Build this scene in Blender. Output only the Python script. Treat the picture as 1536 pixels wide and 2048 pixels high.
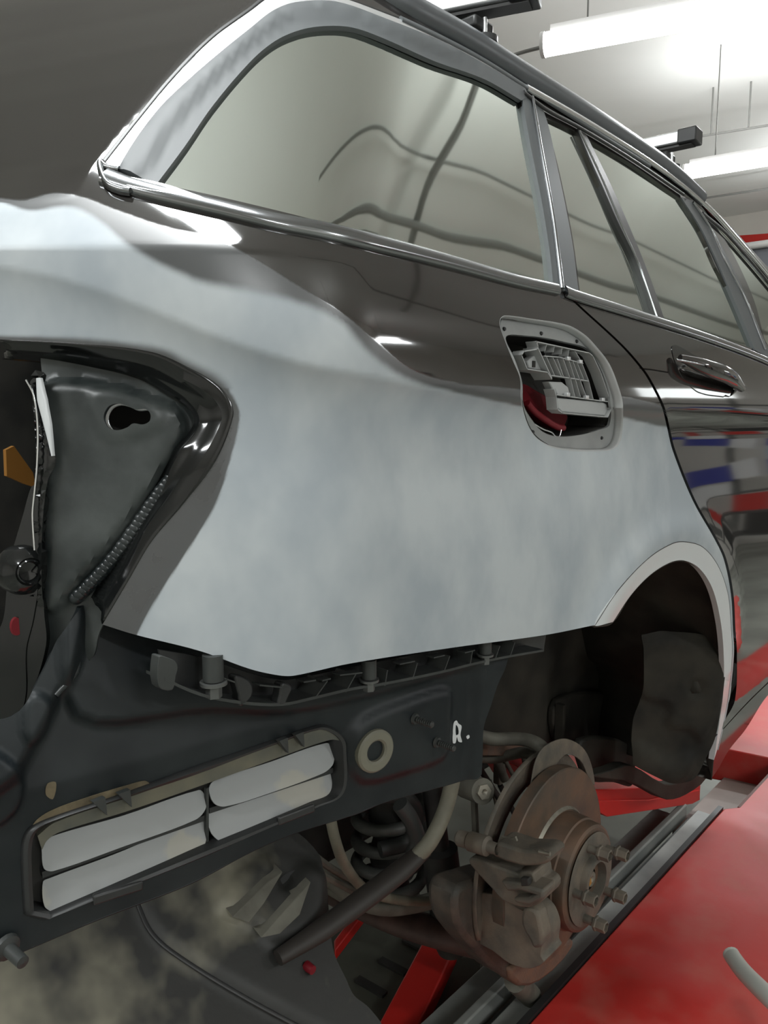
import bpy, bmesh, math, random
import numpy as np
from mathutils import Vector, Matrix
from mathutils.geometry import delaunay_2d_cdt
random.seed(7)
for o in list(bpy.data.objects): bpy.data.objects.remove(o)
SC = bpy.context.scene
COL = SC.collection
# ---------------------------------------------------------------- camera, world, lamps, exposure
F = 1540.0; TH = math.radians(41.9); PI = math.pi; PITCH = math.radians(7.2)
fw = np.array([math.cos(TH)*math.cos(PITCH), math.sin(TH)*math.cos(PITCH), -math.sin(PITCH)])
rt = np.array([math.sin(TH), -math.cos(TH), 0.0])
up = np.cross(rt, fw)
cd = bpy.data.cameras.new('camera'); cam = bpy.data.objects.new('camera', cd); COL.objects.link(cam)
cd.sensor_fit = 'VERTICAL'; cd.sensor_height = 36.0; cd.lens = F/2048*36.0; cd.clip_start = 0.02
cam.matrix_world = Matrix(((rt[0], up[0], -fw[0], 0), (rt[1], up[1], -fw[1], 0), (rt[2], up[2], -fw[2], 0), (0, 0, 0, 1)))
SC.camera = cam
SC.view_settings.view_transform = 'Standard'; SC.view_settings.look = 'None'
SC.view_settings.gamma = 1.0; SC.view_settings.use_curve_mapping = False
SC.view_settings.exposure = 0.0
SC.cycles.use_denoising = True
SC.cycles.max_bounces = 8; SC.cycles.diffuse_bounces = 4; SC.cycles.sample_clamp_indirect = 4
w = bpy.data.worlds.new('world'); SC.world = w; w.use_nodes = True
w.node_tree.nodes['Background'].inputs[0].default_value = (.8, .82, .8, 1)
w.node_tree.nodes['Background'].inputs[1].default_value = 0.15
LAMP_Z = 1.5; LAMP_W = 38.0; LAMP_E = 12.0
# lamps: (centre x, centre y, direction deg, length)
LAMPS = [(3.13, 1.185, 108.3, 1.2), (5.07, 1.36, 97, 1.2), (7.3, 1.36, 97, 1.2), (0.29, .74, 104, 1.0), (-1.5, 0.8, 100, 1.2), (1.6, -3.3, 100, 1.2), (5.2, -3.6, 96, 1.2), (-.6, -2.6, 104, 1.2)]

# ---------------------------------------------------------------- materials
MATS = {}
def mat(name, col, rough=.5, metal=0, coat=0, spec=.5, nscale=0, namt=0, col2=None, bump=0, bscale=80, ndetail=4, contrast=None, ior=1.5):
    if name in MATS: return MATS[name]
    m = bpy.data.materials.new(name); m.use_nodes = True; nt = m.node_tree; b = nt.nodes['Principled BSDF']
    b.inputs['Base Color'].default_value = (*col, 1); b.inputs['Roughness'].default_value = rough
    b.inputs['Metallic'].default_value = metal; b.inputs['Coat Weight'].default_value = coat
    b.inputs['Coat Roughness'].default_value = .03; b.inputs['Specular IOR Level'].default_value = spec
    b.inputs['IOR'].default_value = ior
    tc = nt.nodes.new('ShaderNodeTexCoord')
    if nscale:
        n = nt.nodes.new('ShaderNodeTexNoise'); n.inputs['Scale'].default_value = nscale; n.inputs['Detail'].default_value = ndetail
        nt.links.new(tc.outputs['Object'], n.inputs['Vector'])
        r = nt.nodes.new('ShaderNodeValToRGB'); a, c = contrast or (.35, .65)
        r.color_ramp.elements[0].position = a; r.color_ramp.elements[1].position = c
        c2 = col2 or tuple(x*(1-namt) for x in col)
        r.color_ramp.elements[0].color = (*col, 1); r.color_ramp.elements[1].color = (*c2, 1)
        nt.links.new(n.outputs['Fac'], r.inputs['Fac']); nt.links.new(r.outputs['Color'], b.inputs['Base Color'])
        q = nt.nodes.new('ShaderNodeMath'); q.operation = 'MULTIPLY_ADD'; q.inputs[1].default_value = .25; q.inputs[2].default_value = rough-.12
        q.use_clamp = True
        nt.links.new(n.outputs['Fac'], q.inputs[0]); nt.links.new(q.outputs[0], b.inputs['Roughness'])
    if bump:
        n2 = nt.nodes.new('ShaderNodeTexNoise'); n2.inputs['Scale'].default_value = bscale; n2.inputs['Detail'].default_value = 5
        nt.links.new(tc.outputs['Object'], n2.inputs['Vector'])
        bp = nt.nodes.new('ShaderNodeBump'); bp.inputs['Strength'].default_value = bump; bp.inputs['Distance'].default_value = .004
        nt.links.new(n2.outputs['Fac'], bp.inputs['Height']); nt.links.new(bp.outputs['Normal'], b.inputs['Normal'])
    MATS[name] = m
    return m
def emis(name, col, s):
    m = bpy.data.materials.new(name); m.use_nodes = True; b = m.node_tree.nodes['Principled BSDF']
    b.inputs['Base Color'].default_value = (*col, 1); b.inputs['Emission Color'].default_value = (*col, 1); b.inputs['Emission Strength'].default_value = s
    MATS[name] = m; return m
def paint_mat():
    """car paint with sanded and primed areas; vertex attribute 'coat_state' 0 glossy, .5 sanded, 1 primer"""
    m = bpy.data.materials.new('car_paint_with_primer'); m.use_nodes = True; nt = m.node_tree; b = nt.nodes['Principled BSDF']
    N = nt.nodes.new; L = nt.links.new
    at = N('ShaderNodeAttribute'); at.attribute_name = 'coat_state'
    tc = N('ShaderNodeTexCoord')
    n = N('ShaderNodeTexNoise'); n.inputs['Scale'].default_value = 22; n.inputs['Detail'].default_value = 5
    L(tc.outputs['Object'], n.inputs['Vector'])
    a = N('ShaderNodeMath'); a.operation = 'MULTIPLY_ADD'; a.inputs[1].default_value = .22; L(n.outputs['Fac'], a.inputs[0])
    s = N('ShaderNodeMath'); s.operation = 'SUBTRACT'; s.inputs[1].default_value = .11; L(at.outputs['Fac'], s.inputs[0]); L(s.outputs[0], a.inputs[2])
    def mr(lo, hi):
        x = N('ShaderNodeMapRange'); x.interpolation_type = 'SMOOTHSTEP'
        x.inputs['From Min'].default_value = lo; x.inputs['From Max'].default_value = hi; L(a.outputs[0], x.inputs['Value']); return x
    f1 = mr(.12, .38); f2 = mr(.62, .95)
    n2 = N('ShaderNodeTexNoise'); n2.inputs['Scale'].default_value = 9; n2.inputs['Detail'].default_value = 4; n2.inputs['Roughness'].default_value = .55
    mp = N('ShaderNodeMapping'); mp.inputs['Scale'].default_value = (1, 1, .7); mp.inputs['Rotation'].default_value = (0, .5, 0)
    L(tc.outputs['Object'], mp.inputs['Vector']); L(mp.outputs['Vector'], n2.inputs['Vector'])
    pr = N('ShaderNodeValToRGB'); pr.color_ramp.elements[0].position = .38; pr.color_ramp.elements[1].position = .66
    pr.color_ramp.elements[0].color = (.355, .395, .43, 1); pr.color_ramp.elements[1].color = (.485, .52, .54, 1)
    L(n2.outputs['Fac'], pr.inputs['Fac'])
    m1 = N('ShaderNodeMix'); m1.data_type = 'RGBA'; m1.inputs['A'].default_value = (.014, .012, .011, 1); m1.inputs['B'].default_value = (.075, .078, .08, 1)
    L(f1.outputs[0], m1.inputs['Factor'])
    m2 = N('ShaderNodeMix'); m2.data_type = 'RGBA'; L(m1.outputs['Result'], m2.inputs['A']); L(pr.outputs['Color'], m2.inputs['B']); L(f2.outputs[0], m2.inputs['Factor'])
    L(m2.outputs['Result'], b.inputs['Base Color'])
    r1 = N('ShaderNodeMix'); r1.inputs['A'].default_value = .05; r1.inputs['B'].default_value = .33; L(f1.outputs[0], r1.inputs['Factor'])
    r2 = N('ShaderNodeMix'); L(r1.outputs['Result'], r2.inputs['A']); r2.inputs['B'].default_value = .45; L(f2.outputs[0], r2.inputs['Factor'])
    L(r2.outputs['Result'], b.inputs['Roughness'])
    i1 = N('ShaderNodeMix'); i1.inputs['A'].default_value = 2.1; i1.inputs['B'].default_value = 1.7; L(f1.outputs[0], i1.inputs['Factor'])
    i2 = N('ShaderNodeMix'); L(i1.outputs['Result'], i2.inputs['A']); i2.inputs['B'].default_value = 1.45; L(f2.outputs[0], i2.inputs['Factor'])
    L(i2.outputs['Result'], b.inputs['IOR'])
    MATS['paint'] = m; return m
def glass_mat():
    m = bpy.data.materials.new('tinted_window_glass'); m.use_nodes = True; nt = m.node_tree; N = nt.nodes.new; L = nt.links.new
    nt.nodes.remove(nt.nodes['Principled BSDF'])
    g = N('ShaderNodeBsdfGlossy'); g.inputs['Roughness'].default_value = .03; g.inputs['Color'].default_value = (.64, .68, .635, 1)
    t = N('ShaderNodeBsdfTransparent'); t.inputs['Color'].default_value = (.30, .33, .30, 1)
    d = N('ShaderNodeBsdfDiffuse'); d.inputs['Color'].default_value = (.06, .066, .062, 1)
    fr = N('ShaderNodeFresnel'); fr.inputs['IOR'].default_value = 1.58
    m0 = N('ShaderNodeMixShader'); m0.inputs[0].default_value = .35; L(t.outputs[0], m0.inputs[1]); L(d.outputs[0], m0.inputs[2])
    m1 = N('ShaderNodeMixShader'); L(fr.outputs[0], m1.inputs[0]); L(m0.outputs[0], m1.inputs[1]); L(g.outputs[0], m1.inputs[2])
    L(m1.outputs[0], nt.nodes['Material Output'].inputs[0])
    MATS['glass'] = m; return m
PAINT = paint_mat(); GLASS = glass_mat()
M_black = mat('gloss_black_paint', (.008, .009, .009), .12, ior=1.6, nscale=18, namt=.3)
M_body_in = mat('dusty_black_body', (.012, .016, .017), .30, nscale=14, col2=(.035, .04, .04), contrast=(.45, .8), bump=.05)
M_side = mat('inner_side_grey_dust', (.006, .009, .011), .46, spec=.35, nscale=9, col2=(.024, .029, .030), contrast=(.4, .75), bump=.06, bscale=30)
M_plast = mat('black_plastic', (.022, .023, .023), .42)
M_plast2 = mat('worn_grey_plastic', (.04, .044, .042), .5, nscale=20, namt=.3)
M_flap = mat('vent_flap_rubber', (.30, .31, .31), .6, nscale=11, col2=(.36, .35, .31), contrast=(.56, .6))
M_chrome = mat('satin_chrome', (.80, .81, .82), .16, metal=1)
M_chromed = mat('dark_chrome', (.30, .31, .32), .18, metal=1)
M_seal = mat('grey_window_seal', (.10, .108, .112), .5, spec=.35)
M_sealb = mat('black_rubber_seal', (.02, .02, .02), .4)
M_rust = mat('rusty_iron', (.115, .082, .062), .6, nscale=35, col2=(.17, .10, .065), bump=.25, bscale=200, spec=.4)
M_rustd = mat('rusty_disc_face', (.075, .062, .048), .5, nscale=18, col2=(.15, .092, .06), bump=.1, bscale=150, metal=.3)
M_cast = mat('dusty_cast_iron', (.085, .078, .064), .65, nscale=25, col2=(.15, .125, .095), bump=.25, bscale=120)
M_dust = mat('dust_covered_metal', (.13, .125, .10), .7, nscale=20, col2=(.075, .07, .055), bump=.1)
M_dark = mat('underbody_dark', (.012, .012, .011), .7, nscale=15, col2=(.03, .028, .024))
M_liner = mat('wheelhouse_liner_dark', (.014, .0135, .011), .7, spec=.3, nscale=8, col2=(.04, .036, .028), bump=.1)
M_tray = mat('dusty_undertray', (.018, .018, .016), .55, nscale=6, col2=(.22, .205, .15), contrast=(.50, .70), bump=.12, bscale=60)
M_red = mat('red_lift_paint', (.47, .030, .024), .40, nscale=12, col2=(.46, .085, .065), contrast=(.45, .8), bump=.04)
M_redb = mat('red_beam_paint', (.55, .02, .015), .4)
M_steel = mat('grey_worn_steel', (.13, .135, .13), .42, metal=.4, nscale=12, namt=.35)
M_bolt = mat('bolt_zinc', (.30, .28, .23), .45, metal=.6, nscale=60, namt=.3)
M_grey = mat('light_grey_plastic', (.42, .43, .43), .42)
M_alu = mat('brushed_aluminium', (.75, .76, .77), .3, metal=.7)
M_white = mat('white_primed_lip', (.62, .64, .65), .25)
M_olive = mat('olive_dusty_hose', (.16, .15, .11), .6, nscale=20, namt=.3)
M_grom = mat('yellowed_rubber', (.17, .165, .125), .55)
M_capred = mat('red_fuel_cap', (.16, .008, .014), .5, spec=.3)

# ---------------------------------------------------------------- geometry helpers
def tag(o, label=None, cat=None, group=None, kind=None):
    if label: o['label'] = label
    if cat: o['category'] = cat
    if group: o['group'] = group
    if kind: o['kind'] = kind
    return o
def empty(name, loc, label=None, cat=None, group=None):
    o = bpy.data.objects.new(name, None); COL.objects.link(o); o.location = loc; o.empty_display_size = .05
    return tag(o, label, cat, group)
def mk(name, V, Fc, m, parent=None, smooth=True, bevel=0, label=None, ang=38, kind=None, mw=None, segs=2):
    me = bpy.data.meshes.new(name); me.from_pydata([tuple(map(float, v)) for v in V], [], [tuple(int(i) for i in f) for f in Fc])
    bm = bmesh.new(); bm.from_mesh(me); bmesh.ops.remove_doubles(bm, verts=bm.verts, dist=1e-6) if len(V) < 4000 else None
    bmesh.ops.recalc_face_normals(bm, faces=bm.faces) if mw is None else None
    for f in bm.faces: f.smooth = smooth
    if smooth:
        for e in bm.edges:
            if len(e.link_faces) == 2 and e.calc_face_angle(0) > math.radians(ang): e.smooth = False
    bm.to_mesh(me); bm.free()
    o = bpy.data.objects.new(name, me); COL.objects.link(o); me.materials.append(m)
    if bevel:
        b = o.modifiers.new('bevel', 'BEVEL'); b.width = bevel; b.segments = segs; b.limit_method = 'ANGLE'; b.angle_limit = math.radians(40)
    if parent is not None:
        o.parent = parent
        pl = Vector((0, 0, 0)); q = parent
        while q is not None: pl += q.location; q = q.parent
        o.location = -pl
        me.transform(Matrix.Translation(Vector((0, 0, 0))))
    if label: o['label'] = label
    if kind: o['kind'] = kind
    return o
def ray(px, py):
    px = np.asarray(px, float); py = np.asarray(py, float)
    a = (px-768)/F; b = -(py-1024)/F
    return fw + a[..., None]*rt + b[..., None]*up
def hitp(px, py, axis, val):
    d = ray(px, py); return d*(val/d[..., axis])[..., None]
def PY(px, py, Y): return hitp(px, py, 1, Y)
def PX(px, py, X): return hitp(px, py, 0, X)
def PZ(px, py, Z): return hitp(px, py, 2, Z)
def PYs(pts, Y):
    if np.isscalar(Y): Y = [Y]*len(pts)
    return [PY(p[0], p[1], y) for p, y in zip(pts, Y)]
def hit(px, py, S):
    d = ray(px, py); t = .6/np.maximum(d[..., 1], .15)
    for _ in range(90):
        y = S(t*d[..., 0], t*d[..., 2]); tn = y/np.maximum(d[..., 1], .05); t = t+.5*(np.clip(tn, .1, 12)-t)
    return t[..., None]*d
CRX = [-1, .287, .369, .444, .595, .776, 1.2, 1.8, 4]; CRZ = [.14, .132, .085, .045, .030, .018, .006, -.004, -.02]
XTZ = [0, .2, .3, .4, .5, .7]; XTX = [.0, .0, .0, .0, .0, .0]   # rear edge of the side-window surround, filled in below
def sstep(x, a, b):
    t = np.clip((x-a)/(b-a), 0, 1); return t*t*(3-2*t)
def S_body(X, Z):
    zc = sum(np.interp(X+dx, CRX, CRZ) for dx in (-.05, -.025, 0, .025, .05))/5
    dz = Z-zc
    x0 = .55+np.clip(Z-.14, 0, .6)*.75
    k = np.maximum(0, x0-X)
    c = .5+np.where(k < .45, 2.7*k*k, 2.7*.45**2+2.43*(k-.45))*(1-.35*sstep(Z, .15, .5))
    u = np.maximum(dz, 0)
    g = np.where(u < .15, 1.4*u*u, 1.4*.15**2+.42*(u-.15))+np.minimum(3.0*np.maximum(u-.50, 0)**2, .6)
    v = np.maximum(-dz, 0)
    g = g+.017*(v/.045)*np.exp(1-v/.045)+.30*np.minimum(np.maximum(v-.26, 0), .4)**2
    r = np.sqrt((X-1.29)**2+(Z+.60)**2)
    g = g-.010*np.exp(-((r-.40)/.035)**2)*sstep(-Z, .05, .16)
    return c+g+1.4*np.maximum(np.interp(Z, XTZ, XTX)-X-.006, 0)*sstep(Z, .17, .24)
def S_off(d): return lambda X, Z: S_body(X, Z)+d
def S_low(X, Z):
    return .6-.203*(X-.585)+np.maximum(0, .30-X)**2*1.2+np.maximum(0, Z+.33)*.25
def S_low_off(d): return lambda X, Z: S_low(X, Z)+d
def cat(pts, closed=False, n=6):
    """Catmull-Rom through pixel or 3D points; a point given as (.., 'c') is a sharp corner."""
    P = []; C = []
    for p in pts:
        c = isinstance(p[-1], str); P.append(np.array(p[:-1] if c else p, float)); C.append(c)
    N = len(P); out = []
    rng = range(N) if closed else range(N-1)
    for i in rng:
        p1 = P[i]; p2 = P[(i+1) % N]
        p0 = P[(i-1) % N] if (closed or i > 0) else p1
        p3 = P[(i+2) % N] if (closed or i+2 < N) else p2
        if C[i]: p0 = p1
        if C[(i+1) % N]: p3 = p2
        L = np.linalg.norm(p2-p1); l0 = np.linalg.norm(p1-p0); l3 = np.linalg.norm(p3-p2)
        m1 = (p2-p0)*(L/(L+l0+1e-9)); m2 = (p3-p1)*(L/(L+l3+1e-9))
        if C[i] or (not closed and i == 0): m1 = p2-p1
        if C[(i+1) % N] or (not closed and i == N-2): m2 = p2-p1
        for k in range(n):
            t = k/n; h = (2*t**3-3*t*t+1, t**3-2*t*t+t, -2*t**3+3*t*t, t**3-t*t)
            out.append(h[0]*p1+h[1]*m1+h[2]*p2+h[3]*m2)
    if not closed: out.append(P[-1])
    return np.array(out)
def inpoly(P, poly):
    x, y = P[:, 0], P[:, 1]; r = np.zeros(len(P), bool); n = len(poly)
    for i in range(n):
        x1, y1 = poly[i]; x2, y2 = poly[(i+1) % n]
        c = ((y1 > y) != (y2 > y)); xi = (x2-x1)*(y-y1)/((y2-y1) if y2 != y1 else 1e-9)+x1
        r ^= c & (x < xi)
    return r
def sdist(P, poly, closed=True):
    d = np.full(len(P), 1e9); n = len(poly)
    for i in range(n if closed else n-1):
        a = np.array(poly[i]); b = np.array(poly[(i+1) % n]); ab = b-a; L = ab@ab+1e-9
        t = np.clip(((P-a)@ab)/L, 0, 1); d = np.minimum(d, np.linalg.norm(P-a-t[:, None]*ab, axis=1))
    return np.where(inpoly(P, poly), -d, d) if closed else d
def resample(poly, step):
    out = []; n = len(poly)
    for i in range(n):
        a = np.array(poly[i]); b = np.array(poly[(i+1) % n]); k = max(1, int(round(np.linalg.norm(b-a)/step)))
        for j in range(k): out.append(a+(b-a)*j/k)
    return out
def surf_panel(name, outline, S, m, parent, holes=(), grid=14, th=.006, embosses=(), attr=None, label=None, smooth_n=6, rimless=False, back=True):
    """sheet-metal panel: outline and holes are traced, laid on surface S, given thickness th"""
    ol = resample(cat(outline, True, smooth_n), grid)
    hs = [resample(cat(h, True, smooth_n), grid) for h in holes]
    pts = list(ol); edges = [(i, (i+1) % len(ol)) for i in range(len(ol))]
    for h in hs:
        b0 = len(pts); pts += list(h); edges += [(b0+i, b0+(i+1) % len(h)) for i in range(len(h))]
    A = np.array(ol); lo = A.min(0); hi = A.max(0)
    gx, gy = np.meshgrid(np.arange(lo[0]+grid*.5, hi[0], grid), np.arange(lo[1]+grid*.5, hi[1], grid))
    gx = gx+((np.arange(gx.shape[0]) % 2)*grid*.5)[:, None]
    G = np.stack([gx.ravel(), gy.ravel()], 1)
    sd = sdist(G, ol); keep = sd < -grid*.45
    G = G[keep]
    for h in hs: G = G[sdist(G, h) > grid*.45]
    for e, _, _ in embosses: pass
    allp = [Vector((p[0], p[1])) for p in pts]+[Vector((p[0], p[1])) for p in G]
    V, E, Fc, *_ = delaunay_2d_cdt(allp, edges, [], 0, 1e-4)
    V = np.array([(v.x, v.y) for v in V]); Fc = np.array([f for f in Fc if len(f) == 3])
    cen = V[Fc].mean(1); ok = inpoly(cen, ol)
    for h in hs: ok &= ~inpoly(cen, h)
    Fc = Fc[ok]
    used = np.unique(Fc); remap = -np.ones(len(V), int); remap[used] = np.arange(len(used)); V = V[used]; Fc = remap[Fc]
    W = hit(V[:, 0], V[:, 1], S)
    nrm = vnorm(W, Fc)
    for poly, depth, soft in embosses:
        pp = cat(poly, True, 5); s = sdist(V, pp); f = 1-sstep(s, -soft, soft)
        W = W+nrm*(depth*f)[:, None]
    nrm = vnorm(W, Fc)
    verts = list(W); faces = [tuple(f) for f in Fc]
    # boundary edges -> rim
    cnt = {}
    for f in Fc:
        for i in range(3):
            a, b = f[i], f[(i+1) % 3]; cnt[(a, b)] = 1
    bd = [(a, b) for (a, b) in cnt if (b, a) not in cnt]
    n0 = len(verts); back_v = W-nrm*th
    if back:
        verts += list(back_v); faces += [(n0+f[2], n0+f[1], n0+f[0]) for f in Fc]
        faces += [(b, a, n0+a, n0+b) for a, b in bd]
    me = bpy.data.meshes.new(name); me.from_pydata([tuple(v) for v in verts], [], [tuple(int(i) for i in f) for f in faces])
    # front normals face the outside (-Y)
    bm = bmesh.new(); bm.from_mesh(me)
    bm.faces.ensure_lookup_table()
    for f in bm.faces: f.smooth = True
    for e in bm.edges:
        if len(e.link_faces) == 2 and e.calc_face_angle(0) > math.radians(50): e.smooth = False
    bm.to_mesh(me); bm.free()
    if attr is not None:
        a = me.attributes.new('coat_state', 'FLOAT', 'POINT'); vals = attr(V)
        arr = np.zeros(len(verts)); arr[:len(V)] = vals
        if back: arr[n0:] = vals
        a.data.foreach_set('value', arr.astype(np.float32))
    o = bpy.data.objects.new(name, me); COL.objects.link(o); me.materials.append(m)
    if parent is not None:
        o.parent = parent; pl = Vector((0, 0, 0)); q = parent
        while q is not None: pl += q.location; q = q.parent
        o.location = -pl
    if label: o['label'] = label
    return o
def vnorm(W, Fc):
    n = np.cross(W[Fc[:, 1]]-W[Fc[:, 0]], W[Fc[:, 2]]-W[Fc[:, 0]]); n[n[:, 1] > 0] *= -1
    N = np.zeros_like(W)
    for i in range(3): np.add.at(N, Fc[:, i], n)
    return N/(np.linalg.norm(N, axis=1)[:, None]+1e-12)
def tubeV(path, r, seg=12, closed=False, caps=True, flat=1.0, upv=None):
    P = np.array(path, float); n = len(P); R = np.full(n, r) if np.isscalar(r) else np.interp(np.linspace(0, 1, n), np.linspace(0, 1, len(r)), r)
    T = np.zeros_like(P)
    for i in range(n):
        a = P[(i-1) % n] if (closed or i > 0) else P[i]; b = P[(i+1) % n] if (closed or i < n-1) else P[i]
        T[i] = (b-a)/(np.linalg.norm(b-a)+1e-12)
    u = np.array(upv if upv is not None else (0, 0, 1.0), float)
    if abs(u@T[0]) > .9 and upv is None: u = np.array((1.0, 0, 0))
    V = []; Fc = []
    for i in range(n):
        if upv is not None: u = np.array(upv, float)
        u = u-(u@T[i])*T[i]; u /= np.linalg.norm(u)+1e-12; v = np.cross(T[i], u)
        for k in range(seg):
            a = 2*PI*k/seg; V.append(P[i]+R[i]*(math.cos(a)*v+flat*math.sin(a)*u))
    m = n if closed else n-1
    for i in range(m):
        for k in range(seg):
            a = i*seg+k; b = i*seg+(k+1) % seg; c = ((i+1) % n)*seg+(k+1) % seg; d = ((i+1) % n)*seg+k
            Fc.append((a, b, c, d))
    if caps and not closed: Fc += [tuple(range(seg))[::-1], tuple((n-1)*seg+k for k in range(seg))]
    return V, Fc
def tube(name, path, r, m, parent=None, seg=12, n=6, closed=False, **k):
    lab = k.pop('label', None); fl = k.pop('flat', 1.0); upv = k.pop('upv', None)
    P = cat(path, closed, n) if n > 1 else np.array(path)
    V, Fc = tubeV(P, r, seg, closed, flat=fl, upv=upv)
    return mk(name, V, Fc, m, parent, label=lab)
def join(parts):
    V = []; Fc = []
    for v, f in parts:
        b = len(V); V += list(v); Fc += [tuple(i+b for i in x) for x in f]
    return V, Fc
def boxV(c, s, ax=None):
    c = np.array(c, float); A = np.eye(3) if ax is None else np.array(ax, float); V = []
    for dx in (-.5, .5):
        for dy in (-.5, .5):
            for dz in (-.5, .5): V.append(c+dx*s[0]*A[0]+dy*s[1]*A[1]+dz*s[2]*A[2])
    return V, [(0, 1, 3, 2), (4, 6, 7, 5), (0, 4, 5, 1), (2, 3, 7, 6), (0, 2, 6, 4), (1, 5, 7, 3)]
def box(name, c, s, m, parent=None, bevel=0, ax=None, **k):
    V, Fc = boxV(c, s, ax); return mk(name, V, Fc, m, parent, bevel=bevel, **k)
def beamV(a, b, w, h, upv=(0, 0, 1)):
    a = np.array(a, float); b = np.array(b, float); t = b-a; L = np.linalg.norm(t); t /= L
    u = np.array(upv, float); u -= (u@t)*t; u /= np.linalg.norm(u); v = np.cross(u, t)
    return boxV((a+b)/2, (L, w, h), (t, v, u))
def prismV(base, ext):
    """polygon of 3D points extruded by vector ext"""
    n = len(base); V = [np.array(p) for p in base]+[np.array(p)+np.array(ext) for p in base]
    return V, [tuple(range(n))[::-1], tuple(range(n, 2*n))]+[(i, (i+1) % n, n+(i+1) % n, n+i) for i in range(n)]
def slab(name, px, Y, th, m, parent=None, bevel=.002, smooth_n=0, shear=(0, 0), **k):
    pts = cat(px, True, smooth_n) if smooth_n else px
    base = [PY(p[0], p[1], Y) for p in pts]
    V, Fc = prismV(base, (shear[0], th, shear[1])); return mk(name, V, Fc, m, parent, bevel=bevel, **k)
def slabX(name, px, X, th, m, parent=None, bevel=.002, smooth_n=0, **k):
    pts = cat(px, True, smooth_n) if smooth_n else px
    base = [PX(p[0], p[1], X) for p in pts]
    V, Fc = prismV(base, (th, 0, 0)); return mk(name, V, Fc, m, parent, bevel=bevel, **k)
def latheV(c, prof, seg=48, axis=(0, 1, 0)):
    """prof: list of (offset along axis, radius)"""
    ax = np.array(axis, float); ax /= np.linalg.norm(ax); u = np.cross(ax, (0, 0, 1.0)) if abs(ax[2]) < .9 else np.cross(ax, (1.0, 0, 0)); u /= np.linalg.norm(u); v = np.cross(ax, u)
    V = []; Fc = []; n = len(prof)
    for (o, r) in prof:
        for k in range(seg):
            a = 2*PI*k/seg; V.append(np.array(c)+ax*o+max(r, 1e-5)*(math.cos(a)*u+math.sin(a)*v))
    for i in range(n-1):
        for k in range(seg): Fc.append((i*seg+k, i*seg+(k+1) % seg, (i+1)*seg+(k+1) % seg, (i+1)*seg+k))
    return V, Fc
def lathe(name, c, prof, m, parent=None, seg=48, axis=(0, 1, 0), **k):
    V, Fc = latheV(c, prof, seg, axis); return mk(name, V, Fc, m, parent, ang=30, **k)
def bead(name, px, S, w, h, m, parent, n=6, seg=10, lift=0, label=None, closed=False):
    """moulding with a rounded section following a traced line on the body; w half-width (m or list), h height"""
    p2 = cat(px, closed, n); W = hit(p2[:, 0], p2[:, 1], S); N = len(W)
    ws = np.full(N, w) if np.isscalar(w) else np.interp(np.linspace(0, 1, N), np.linspace(0, 1, len(w)), w)
    e = 1e-3; V = []; Fc = []
    for i in range(N):
        X, Z = W[i][0], W[i][2]; dx = (S(X+e, Z)-S(X-e, Z))/(2*e); dz = (S(X, Z+e)-S(X, Z-e))/(2*e)
        nn = np.array((dx, -1, dz)); nn /= np.linalg.norm(nn)
        a = W[(i-1) % N] if (closed or i > 0) else W[i]; b = W[(i+1) % N] if (closed or i < N-1) else W[i]
        t = b-a; t /= np.linalg.norm(t)+1e-12; sdir = np.cross(t, nn)
        for k in range(seg+1):
            a_ = PI*k/seg; cx = math.copysign(abs(math.cos(a_))**.7, math.cos(a_)); V.append(W[i]+sdir*ws[i]*cx+nn*(lift+h*math.sin(a_)**.7))
    s1 = seg+1
    for i in range(N if closed else N-1):
        j = (i+1) % N
        for k in range(seg): Fc.append((i*s1+k, i*s1+k+1, j*s1+k+1, j*s1+k))
        Fc.append((i*s1+seg, i*s1, j*s1, j*s1+seg))
    if not closed: Fc += [tuple(range(s1)), tuple((N-1)*s1+k for k in range(s1))[::-1]]
    return mk(name, V, Fc, m, parent, label=label)
def skirt(name, px, S, depth, m, parent, closed=True, n=6, shrink=(0, 0, 0), grid=10, label=None, rows=4, prof=None, th=.0015):
    """flange folded inwards from a traced edge; prof gives (depth, pull to centre) per row; th its sheet thickness"""
    p2 = cat(px, closed, n); p2 = np.array(resample(p2, grid)) if closed else p2
    W = hit(p2[:, 0], p2[:, 1], S); c = W.mean(0); N = len(W); V = []; Fc = []
    prof = prof or [(depth*i/rows, 0) for i in range(rows+1)]
    for d, s in prof:
        for q in W:
            v = c-q; v = np.array((v[0], 0, v[2])); L = np.linalg.norm(v)+1e-9
            V.append(q+np.array((0, d, 0))+v/L*s)
    R = len(prof)
    for r in range(R-1):
        for i in range(N if closed else N-1):
            j = (i+1) % N; Fc.append((r*N+i, r*N+j, (r+1)*N+j, (r+1)*N+i))
    o = mk(name, V, Fc, m, parent, label=label)
    so = o.modifiers.new('solid', 'SOLIDIFY'); so.thickness = th; so.offset = 0
    return o

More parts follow.
